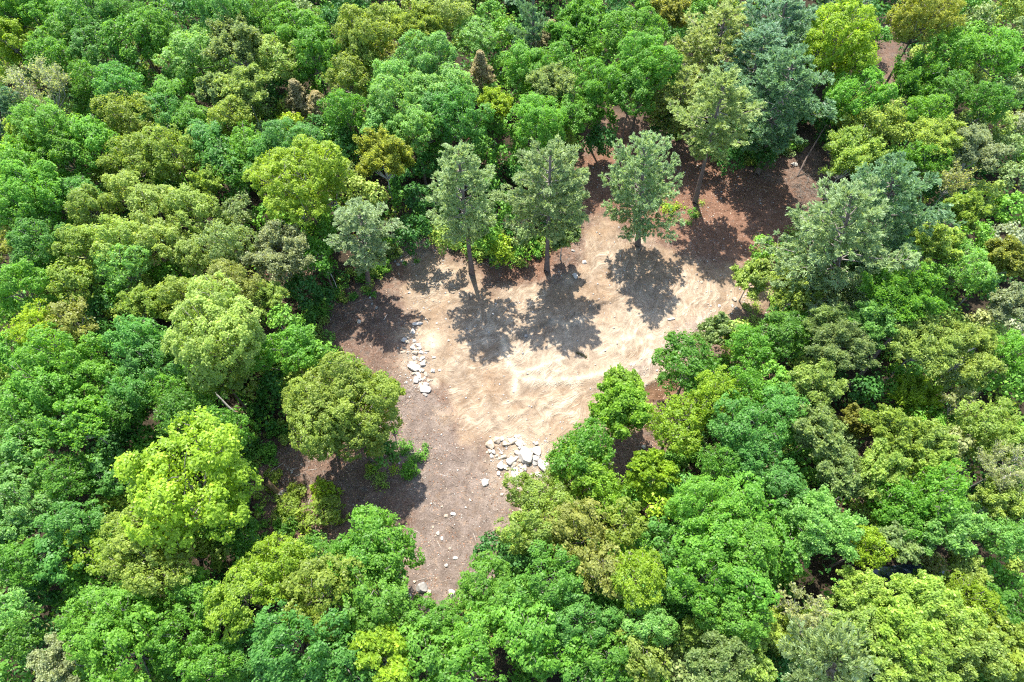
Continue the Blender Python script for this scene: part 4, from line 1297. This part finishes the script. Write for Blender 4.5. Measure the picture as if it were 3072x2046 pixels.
for k in range(11):
    T = Tubes()
    a = sprnd.uniform(-0.5, 0.6)
    ln = sprnd.uniform(0.5, 1.15)
    st = Vector((sprnd.uniform(-0.1, 0.35), sprnd.uniform(-0.25, 0.2), 0.25 + 0.05 * (k % 4)))
    T.add([st, st + Vector((math.cos(a) * ln, math.sin(a) * ln, -0.12))], [0.055, 0.02], 4)
    link('splinter', T.mesh('splinter', M_DEADWOOD), snag)
# thin pole-like sapling trunks leaning out of the left wood
stick_thing(1027, 906, 978, 795, .05, M_TWIG, 'thin pale leaning sapling stem left of the leftmost pine', None, 'dead_sapling', 0, 5.0, 3, 'tree')
stick_thing(592, 1139, 500, 1039, .22, M_BARK, 'dark bare trunk leaning over the black gap in the left wood', None, 'leaning_trunk', 0, 7.0, 0, 'tree')
stick_thing(735, 1265, 648, 1191, .14, M_TWIG, 'slim grey trunk leaning left over the shaded ground behind the yellow-green tree', None, 'leaning_trunk', 0, 6.0, 0, 'tree')
stick_thing(2391, 531, 2434, 462, .13, M_BARK, 'grey crooked trunk in the shade at the right end of the pines', None, 'leaning_trunk', 0, 5.5, 1, 'tree')
stick_thing(2515, 1185, 2606, 1085, .28, M_BARK, 'thick dark trunk slanting through the dark gap in the right wood', None, 'leaning_trunk', 0.5, 7.0, 0, 'tree')
stick_thing(2745, 1150, 2835, 1122, .16, M_TWIG, 'pale limb reaching right above the brushy gap in the right wood', None, 'leaning_trunk', 5.0, 6.5, 1, 'tree')
stick_thing(2925, 1475, 3010, 1450, .2, M_TWIG, 'thick grey trunk lying at the right edge under the bare grey tree', None, 'leaning_trunk', 3.0, 4.0, 1, 'tree')
# cut bough with green needles on the sand
bgh = at(1747, 1062)
bough = tag(link('cut_bough', None, None, (bgh.x, bgh.y, ground_z(bgh.x, bgh.y))), 'dark green cut bough lying alone on the pale sand', 'branch')
T = Tubes()
T.add([(0.6, -0.6, 0.05), (0.1, 0.1, 0.12), (0.5, 0.9, 0.1)], [0.04, 0.035, 0.015], 5)
T.add([(0.1, 0.1, 0.12), (-0.9, 0.25, 0.15)], [0.03, 0.012], 5)
link('stem', T.mesh('stem', M_STICK), bough)
rg = np.random.default_rng(5)
pp = np.concatenate([np.array([-0.9, 0.25, 0.14]) * t_ + np.array([0.6, -0.6, 0.1]) * (1 - t_) + rg.normal(size=(1, 3)) * np.array([0.12, 0.12, 0.05]) for t_ in rg.uniform(0, 1, 110)])
kk = link('leaves', mesh_np('leaves', leaf_verts(rg, pp, norm(rg.normal(size=pp.shape) * 0.6 + np.array([0, 0, 1])), 0.09, 0.05), len(pp), 4, M_LEAF, rg.uniform(0, 1, len(pp))), bough)
kk.color = (0.13, 0.13, 0.06, 1)
bough.scale = (0.85, 0.85, 0.85)


# ------------------------------------------------------------------ stuff on the ground
rngG = np.random.default_rng(77)


def scatter(n, weight):
    out = []
    while len(out) < n:
        x = rngG.uniform(-33, 40, 4000)
        y = rngG.uniform(8, 76, 4000)
        f = ground_fields(x, y)
        w = weight(f, x, y)
        k = rngG.random(4000) < w
        for a, b, c in zip(x[k], y[k], f['h'][k]):
            out.append((a, b, c))
    return np.array(out[:n])


def scatter_px(n, cx, cy, rx, ry):
    u = rngG.normal(size=(n, 2)) * 0.5
    pts = [at(cx + a * rx, cy + b * ry) for a, b in u]
    return np.array([(p.x, p.y, ground_z(p.x, p.y)) for p in pts])


pb = scatter(5200, lambda f, x, y: np.clip(f['sand'] * 0.5 + f['red'] * 0.3 + f['drive'] * 0.25 + f['mauve'] * 1.5 - f['wood'] * 2 + 0.1 - f['cream'] * 0.3, 0, 1) * (fbm(x * 0.4, y * 0.4, 3) > 0.42))
pb2 = np.concatenate([scatter_px(450, 1243, 1095, 45, 110), scatter_px(600, 1575, 1395, 110, 100), scatter_px(250, 1300, 870, 150, 120), scatter_px(200, 2200, 920, 120, 80)])
pb = np.concatenate([pb, pb2])
m_ = len(pb)
octa = np.array([[1, 0, 0], [0, 1, 0], [-1, 0, 0], [0, -1, 0], [0, 0, 0.7], [0, 0, -0.4]], float)
rs = (rngG.pareto(2.6, m_) * 0.03 + 0.035).clip(0.03, 0.17)
rs[-1250:-450] *= 1.5
ro = rngG.uniform(0, 6.28, m_)
jit_ = octa[None] * rngG.uniform(0.7, 1.2, (m_, 6, 1))
cs, sn = np.cos(ro)[:, None], np.sin(ro)[:, None]
V = np.stack([jit_[..., 0] * cs - jit_[..., 1] * sn, jit_[..., 0] * sn + jit_[..., 1] * cs, jit_[..., 2]], -1) * rs[:, None, None] + pb[:, None, :] + np.array([0, 0, 0.01])
fo = np.array([[0, 1, 4], [1, 2, 4], [2, 3, 4], [3, 0, 4], [1, 0, 5], [2, 1, 5], [3, 2, 5], [0, 3, 5]])
idxs = (np.arange(m_)[:, None, None] * 6 + fo[None]).reshape(-1, 3)
tag(link('scattered_pebbles', mesh_np('scattered_pebbles', V.reshape(-1, 3), len(idxs), 3, M_ROCK, index=idxs)), 'small pale pebbles and stones strewn over the bare ground', kind='stuff')


def stick_stuff(name, pts, l0, l1, r0, mat, label, zj=0.03):
    n = len(pts)
    a = rngG.uniform(0, 6.28, n)
    ln = rngG.uniform(l0, l1, n)[:, None]
    d = np.stack([np.cos(a), np.sin(a), rngG.normal(0, 0.12, n)], 1)
    sd_ = np.stack([-np.sin(a), np.cos(a), np.zeros(n)], 1)
    r_ = rngG.uniform(0.5, 1.3, n)[:, None] * r0
    c = pts + np.array([0, 0, 0.015]) + np.stack([np.zeros(n), np.zeros(n), np.abs(rngG.normal(0, zj, n))], 1)
    up = np.array([0, 0, 1.0])
    ends = []
    for s_ in (-0.5, 0.5):
        e = c + d * ln * s_
        k = r_ if s_ < 0 else r_ * 0.5
        ends.append([e + sd_ * k, e - sd_ * k, e + up * k * 1.5])
    V = np.stack(ends[0] + ends[1], 1).reshape(-1, 3)
    f = np.array([[0, 1, 4, 3], [1, 2, 5, 4], [2, 0, 3, 5]])
    ii = (np.arange(n)[:, None, None] * 6 + f[None]).reshape(-1, 4)
    return tag(link(name, mesh_np(name, V, len(ii), 4, mat, index=ii)), label, kind='stuff')


st = np.concatenate([scatter(2300, lambda f, x, y: np.clip(0.25 + f['drive'] * 0.35 + f['red'] * 0.2 - f['sand'] * 0.35 - f['wood'] * 0.15, 0, 1) * 0.6),
                     scatter_px(260, 1270, 720, 130, 60), scatter_px(200, 1200, 1180, 60, 40), scatter_px(300, 900, 1440, 150, 90), scatter_px(150, 1060, 900, 120, 90)])
stick_stuff('woody_debris', st, 0.25, 1.1, 0.018, M_STICK, 'dry sticks and wood chips littering the cleared ground')
br_ = np.concatenate([scatter_px(420, 1300, 690, 100, 35), scatter_px(220, 1240, 735, 90, 30), scatter_px(120, 1480, 760, 60, 50), scatter_px(160, 2420, 560, 70, 60)])
stick_stuff('brush_heap', br_, 0.6, 2.2, 0.02, M_LIMB, 'tangled dark brush and broken twigs along the wood edge', 0.35)

m, nt, out = new_mat('dead_leaves')
oi = N(nt, 'ShaderNodeAttribute', attribute_type='GEOMETRY', attribute_name='var')
cr = N(nt, 'ShaderNodeValToRGB')
cr.color_ramp.elements[0].color = (0.12, 0.06, 0.035, 1)
cr.color_ramp.elements[1].color = (0.46, 0.33, 0.24, 1)
e_ = cr.color_ramp.elements.new(0.5)
e_.color = (0.28, 0.15, 0.09, 1)
nt.links.new(oi.outputs['Fac'], cr.inputs[0])
df = N(nt, 'ShaderNodeBsdfDiffuse')
nt.links.new(cr.outputs[0], df.inputs[0])
nt.links.new(df.outputs[0], out.inputs[0])
lt = scatter(17000, lambda f, x, y: np.clip(0.5 - f['sand'] * 0.7 + f['red'] * 0.1, 0.0, 1) * (fbm(x * 0.5 + 30, y * 0.5, 3) ** 2 * 2.6))
nl_ = norm(rngG.normal(size=lt.shape) * 0.4 + np.array([0, 0, 1]))
tag(link('leaf_litter', mesh_np('leaf_litter', leaf_verts(rngG, lt + np.array([0, 0, 0.03]), nl_, 0.085, 0.05), len(lt), 4, m, rngG.uniform(0, 1, len(lt)))), 'reddish brown fallen leaves covering the ground', kind='stuff')

# ------------------------------------------------------------------ woodland that nobody could count: small trees between the big ones, undergrowth, the wood outside the picture
def tinted_leaves():
    m = foliage_material('undergrowth_leaves', 0.25, 0.5, 0.3, 0.8)
    nt = m.node_tree
    info = [n for n in nt.nodes if n.type == 'OBJECT_INFO'][0]
    a = N(nt, 'ShaderNodeAttribute', attribute_type='GEOMETRY', attribute_name='tint')
    for l in list(info.outputs['Color'].links):
        nt.links.new(a.outputs['Color'], l.to_socket)
    return m


M_TINT = tinted_leaves()


class LeafPile:
    def __init__(self):
        self.V, self.var, self.tint = [], [], []

    def add(self, V, var, col):
        self.V.append(V)
        self.var.append(var)
        self.tint.append(np.tile(np.array(col, dtype=np.float32), (len(var), 1)))

    def build(self, name, label):
        V = np.concatenate(self.V)
        var = np.concatenate(self.var)
        me = mesh_np(name, V, len(var), 4, M_TINT, var)
        a = me.attributes.new('tint', 'FLOAT_COLOR', 'FACE')
        a.data.foreach_set('color', np.concatenate(self.tint).ravel())
        return tag(link(name, me), label, kind='stuff')


def pile_tree(pile, rng, c, R, Hc, col, leaves, ha):
    """small leafy crown of rounded clumps, straight into a pile"""
    k = max(14, int(26 * (R / 2.2) ** 1.6))
    d = sphere_pts(rng, k)
    d[:, 2] = np.abs(d[:, 2]) * 1.3 - 0.45
    C = c + d * np.array([R * 0.82, R * 0.82, Hc * 0.85]) * rng.uniform(0.7, 1.0, (k, 1))
    D = norm(d)
    idx = np.repeat(np.arange(k), leaves)
    u = sphere_pts(rng, len(idx))
    P = C[idx] + u * 0.62 * rng.uniform(0.5, 1, (len(idx), 1))
    Nn = norm(u * 0.6 + D[idx] * 0.4 + np.array([0, 0, 0.4]) + rng.normal(size=u.shape) * 0.6)
    var = np.clip(rng.uniform(0.3, 0.7, k)[idx] + rng.normal(0, 0.18, len(idx)), 0, 1)
    pile.add(leaf_verts(rng, P, Nn, ha, ha * 0.66), var, col)


rngU = np.random.default_rng(2024)
rndU = random.Random(55)
small = LeafPile()
for px, py, rx, ry, kind, col, hz, sd_ in minor:
    zc = hz if hz is not None else 6.0
    c = at(px, py, zc)
    R = rx * depth_of(c) / FPX * 1.12
    pile_tree(small, rngU, np.array(c), R, R * 1.05, leaf_col(col, rndU), 34, 0.17)
placed = [(t['x'], t['y'], t['rx']) for t in TREES] + [(q[0], q[1], q[2]) for q in minor]
PX = np.array(placed)
fills = 0
for _ in range(26000):
    u, v = rngU.uniform(-60, 3132), rngU.uniform(-60, 2120)
    dd = np.hypot(PX[:, 0] - u, PX[:, 1] - v) / PX[:, 2]
    if dd.min() < 0.74:
        continue
    R = rngU.uniform(1.5, 2.6)
    c = at(u, v, 5.0)
    sdv = max(float(poly_sd(np.array(c.x), np.array(c.y), q_)) for q_ in (OPENING, TRAIL, BANKBED))
    if sdv > -R - 0.5:
        continue
    pxr = R * FPX / depth_of(c)
    nearest = int(np.argmin(dd))
    code = TREES[nearest]['col'] if nearest < len(TREES) else minor[nearest - len(TREES)][5] if nearest < len(placed) else 'MG'
    code = {'BR': 'GY', 'BZ': 'OL', 'PI': 'MG', 'PB': 'MG', 'PY': 'MG', 'CE': 'OL', 'DG': 'MG', 'YG': 'BG'}.get(code, code)
    pile_tree(small, rngU, np.array(c), R, R * 1.1, leaf_col(code, rndU), 22, 0.19)
    PX = np.vstack([PX, [u, v, pxr * 0.9]])
    fills += 1
    if fills > 260:
        break
small.build('undergrowth_saplings', 'small leafy saplings filling the gaps between the larger trees')

under = LeafPile()
tries = 0
made = 0
while made < 2600:
    x, y = rngU.uniform(-95, 95), rngU.uniform(-4, 120)
    u, v = to_px(x, y)
    if not (-250 < u < 3320 and -250 < v < 2350):
        continue
    sdv = max(float(poly_sd(np.array(x), np.array(y), OPENING)), float(poly_sd(np.array(x), np.array(y), TRAIL)), float(poly_sd(np.array(x), np.array(y), POND)) + 1.0,
              float(poly_sd(np.array(x), np.array(y), BANKBED)))
    if sdv > -0.6:
        continue
    made += 1
    R = rngU.uniform(0.7, 1.9)
    z = rngU.uniform(0.3, 2.6)
    col = leaf_col(rndU.choice(['DG', 'DG', 'MG', 'DG', 'BG', 'OL', 'TG']), rndU)
    k = int(8 * R)
    C = np.array([x, y, z]) + rngU.normal(size=(k, 3)) * np.array([R * 0.6, R * 0.6, 0.4])
    idx = np.repeat(np.arange(k), 8)
    P = C[idx] + sphere_pts(rngU, len(idx)) * 0.5
    P[:, 2] = np.maximum(P[:, 2], 0.1)
    Nn = norm(sphere_pts(rngU, len(idx)) + np.array([0, 0, 0.8]))
    under.add(leaf_verts(rngU, P, Nn, 0.24, 0.15), rngU.uniform(0.1, 0.9, len(idx)), col)
edge_n = 0
while edge_n < 680:
    x, y = rngU.uniform(-34, 42), rngU.uniform(8, 76)
    sdv = float(poly_sd(np.array(x), np.array(y), OPENING))
    if not (-2.5 < sdv < 0.9) or rngU.random() > (0.9 if sdv < -0.3 else 0.35):
        continue
    edge_n += 1
    R = rngU.uniform(0.3, 1.0)
    k = int(9 * R) + 2
    C = np.array([x, y, R * 0.8]) + rngU.normal(size=(k, 3)) * np.array([R * 0.6, R * 0.6, R * 0.4])
    idx = np.repeat(np.arange(k), 26)
    P = C[idx] + sphere_pts(rngU, len(idx)) * 0.34
    P[:, 2] = np.maximum(P[:, 2], 0.08)
    under.add(leaf_verts(rngU, P, norm(sphere_pts(rngU, len(idx)) * 0.7 + np.array([0, 0, 0.9])), 0.12, 0.075), rngU.uniform(0.1, 0.9, len(idx)),
              leaf_col(rndU.choice(['OL', 'MG', 'BG', 'PA', 'GY', 'LG'] if x > 8 else ['OL', 'MG', 'BG', 'MG']), rndU))
under.build('undergrowth', 'low dark green undergrowth on the woodland floor')

ring = LeafPile()
for _ in range(4000):
    x, y = rngU.uniform(-135, 135), rngU.uniform(-25, 160)
    u, v = to_px(x, y, 8.0)
    if -150 < u < 3222 and -70 < v < 2150:
        continue
    if u < -1100 or u > 4200 or v < -420 or v > 3000 or rngU.random() > 0.16:
        continue
    R = rngU.uniform(2.8, 4.8)
    pile_tree(ring, rngU, np.array([x, y, 5 + R]), R, R * 1.1, leaf_col(rndU.choice(['BG', 'MG', 'TG', 'OL', 'PA', 'DG']), rndU), 8, 0.42)
ring.build('surrounding_woodland', 'dense green woodland continuing all around the clearing')

# low green sprouts in the opening
spr = LeafPile()
for cx, cy, rx, ry, n, codes in [(870, 1540, 70, 90, 26, ['OL', 'YG', 'BG']), (1235, 1370, 50, 60, 14, ['BG', 'MG']), (1150, 1420, 60, 40, 12, ['YG', 'OL']), (1180, 770, 60, 40, 9, ['MG', 'BG']),
                                 (1530, 740, 60, 40, 16, ['YG', 'OL']), (1480, 700, 60, 40, 18, ['OL', 'MG']), (2010, 620, 60, 40, 14, ['BG', 'YG']), (960, 1080, 60, 60, 14, ['MG', 'OL']),
                                 (2400, 840, 60, 70, 22, ['OL', 'PA']), (2250, 960, 50, 60, 18, ['PA', 'OL']), (800, 1370, 50, 30, 12, ['MG', 'OL']), (1060, 880, 90, 60, 10, ['MG']), (2080, 640, 30, 30, 8, ['OL', 'MG'])]:
    for q in scatter_px(n, cx, cy, rx, ry):
        R = rngU.uniform(0.2, 0.55)
        k = int(70 * R / 0.35)
        P = q + rngU.normal(size=(k, 3)) * np.array([R * 0.6, R * 0.6, R * 0.4]) + np.array([0, 0, R * 0.6])
        P[:, 2] = np.maximum(P[:, 2], q[2] + 0.03)
        spr.add(leaf_verts(rngU, P, norm(sphere_pts(rngU, k) * 0.7 + np.array([0, 0, 0.9])), 0.10, 0.06), rngU.uniform(0.1, 0.9, k), leaf_col(rndU.choice(codes), rndU))
spr.build('low_sprouts', 'small green weeds and sprouts at the edges of the bare ground')

# ------------------------------------------------------------------ labels for the trees: how each looks and what it stands next to
ADJ = {'LG': 'lime green', 'LY': 'soft lime', 'BG': 'bright green', 'YG': 'yellow-green', 'MG': 'mid-green', 'DG': 'dark green', 'TG': 'cool green', 'PT': 'pale mint green', 'OL': 'olive', 'OB': 'brownish olive', 'PA': 'pale lime',
       'GY': 'grey-green', 'GW': 'silvery', 'BZ': 'bronze-yellow', 'PI': 'soft green', 'PB': 'bluish', 'PY': 'yellowish', 'CE': 'brownish', 'BR': 'grey'}
NOUN = {'o': 'round-crowned tree', 'm': 'fine-leaved tree', 'f': 'feathery tree', 'v': 'see-through tree', 'b': 'leafless twiggy tree', 'p': 'pine', 'c': 'cone-shaped cedar', 's': 'shrub'}
SHORT = {'o': 'tree', 'm': 'tree', 'f': 'feathery tree', 'v': 'sparse tree', 'b': 'bare tree', 'p': 'pine', 'c': 'cedar', 's': 'shrub'}
SPECIAL = {}


def size_word(t):
    R = t['R']
    return 'small' if R < 2.7 else 'medium' if R < 4.1 else 'large' if R < 6 else 'huge'


def region(t):
    c = min(4, int(t['x'] / 3072 * 5))
    rw = min(4, max(0, int(t['y'] / 2046 * 5)))
    cols = ['far left', 'left', 'centre', 'right', 'far right'][max(0, c)]
    rows = ['top edge', 'upper part', 'middle', 'lower part', 'bottom edge'][rw]
    return f'{rows}, {cols}'


def direction(a, b):
    dx, dy = a['x'] - b['x'], a['y'] - b['y']
    if abs(dx) > abs(dy):
        return 'right of' if dx > 0 else 'left of'
    return 'below' if dy > 0 else 'above'


LAND = [('the line of rocks', 1240, 1090), ('the white rock pile', 1560, 1400), ('the broken snag', 815, 1460), ('the dug brown bank', 1980, 1165), ('the angular grey boulder', 1265, 1765),
        ('the dark pond', 2740, 1735), ('the cut bough', 1747, 1062)]
PINE_L = {0: 'leftmost pine on the clearing edge, low-limbed and soft green, above the line of rocks', 1: 'second pine from the left on the clearing edge, bushy with a short bare trunk',
          2: 'third pine from the left, with the long straight bare trunk at the sand', 3: 'star-shaped soft green pine above the middle of the sand', 4: 'tall yellowish pine with a long slanting bare trunk over red soil',
          5: 'slim yellowish pine behind the star-shaped pine', 6: 'yellowish bushy pine high in the pine group near the top', 7: 'big bluish pine at the front right of the pine group',
          8: 'bluish pine in the middle of the pine group, left of the biggest', 9: 'bluish pine at the top of the pine group', 10: 'bluish pine cut by the top edge beside the yellow-green tree',
          11: 'broad yellowish pine standing alone at the right end of the bare ground', 12: 'bluish pine right behind the broad yellowish one at the right', 13: 'blue-green pine cut off by the left edge of the photo',
          14: 'narrow dark bluish spruce-like pine at the top centre', 15: 'soft green pine at the bottom edge near the lower right corner', 16: 'blue-green pine tip at the very top centre'}
used_labels = set()
pn = 0
for n_, t in enumerate(TREES):
    o = t['o']
    if t['kind'] == 'p':
        o['label'] = PINE_L[pn]
        pn += 1
        o['category'] = 'pine tree'
        o['group'] = 'pines around the clearing'
        used_labels.add(o['label'])
base_of = {}
for t in TREES:
    if t['kind'] != 'p':
        base_of.setdefault((size_word(t), t['col'], t['kind'], region(t)), []).append(t)
for t in TREES:
    if t['kind'] == 'p':
        continue
    o = t['o']
    head = f"{size_word(t)} {ADJ[t['col']]} {NOUN[t['kind']]}"
    near_land = [(math.hypot(t['x'] - x, t['y'] - y), nm, x, y) for nm, x, y in LAND]
    near_land.sort()
    lab = None
    if near_land[0][0] < 190:
        c_ = f"{head} {direction(t, dict(x=near_land[0][2], y=near_land[0][3]))} {near_land[0][1]}"
        if c_ not in used_labels:
            lab = c_
    if lab is None:
        nb = sorted((q for q in TREES if q is not t and (q['col'], q['kind']) != (t['col'], t['kind']) and -40 < q['x'] < 3112 and -60 < q['y'] < 2106),
                    key=lambda q: math.hypot(q['x'] - t['x'], q['y'] - t['y']))[:10]
        nb.sort(key=lambda q: math.hypot(q['x'] - t['x'], q['y'] - t['y']) * (0.6 if q['kind'] in 'pcbv' else 1))
        for q in nb:
            c_ = f"{head} {direction(t, q)} a {size_word(q)} {ADJ[q['col']]} {SHORT[q['kind']]}, {region(t)}"
            if len(c_.split()) > 16:
                c_ = c_.replace(f'a {size_word(q)} ', 'a ', 1)
            if c_ not in used_labels and len(c_.split()) <= 16:
                lab = c_
                break
    used_labels.add(lab)
    o['label'] = lab
    o['category'] = {'c': 'cedar tree', 's': 'shrub', 'b': 'bare tree'}.get(t['kind'], 'tree')
    o['group'] = {'c': 'cedars in the wood', 's': 'shrubs on the cleared ground', 'b': 'leafless trees in the wood'}.get(t['kind'], 'broadleaf trees of the wood')
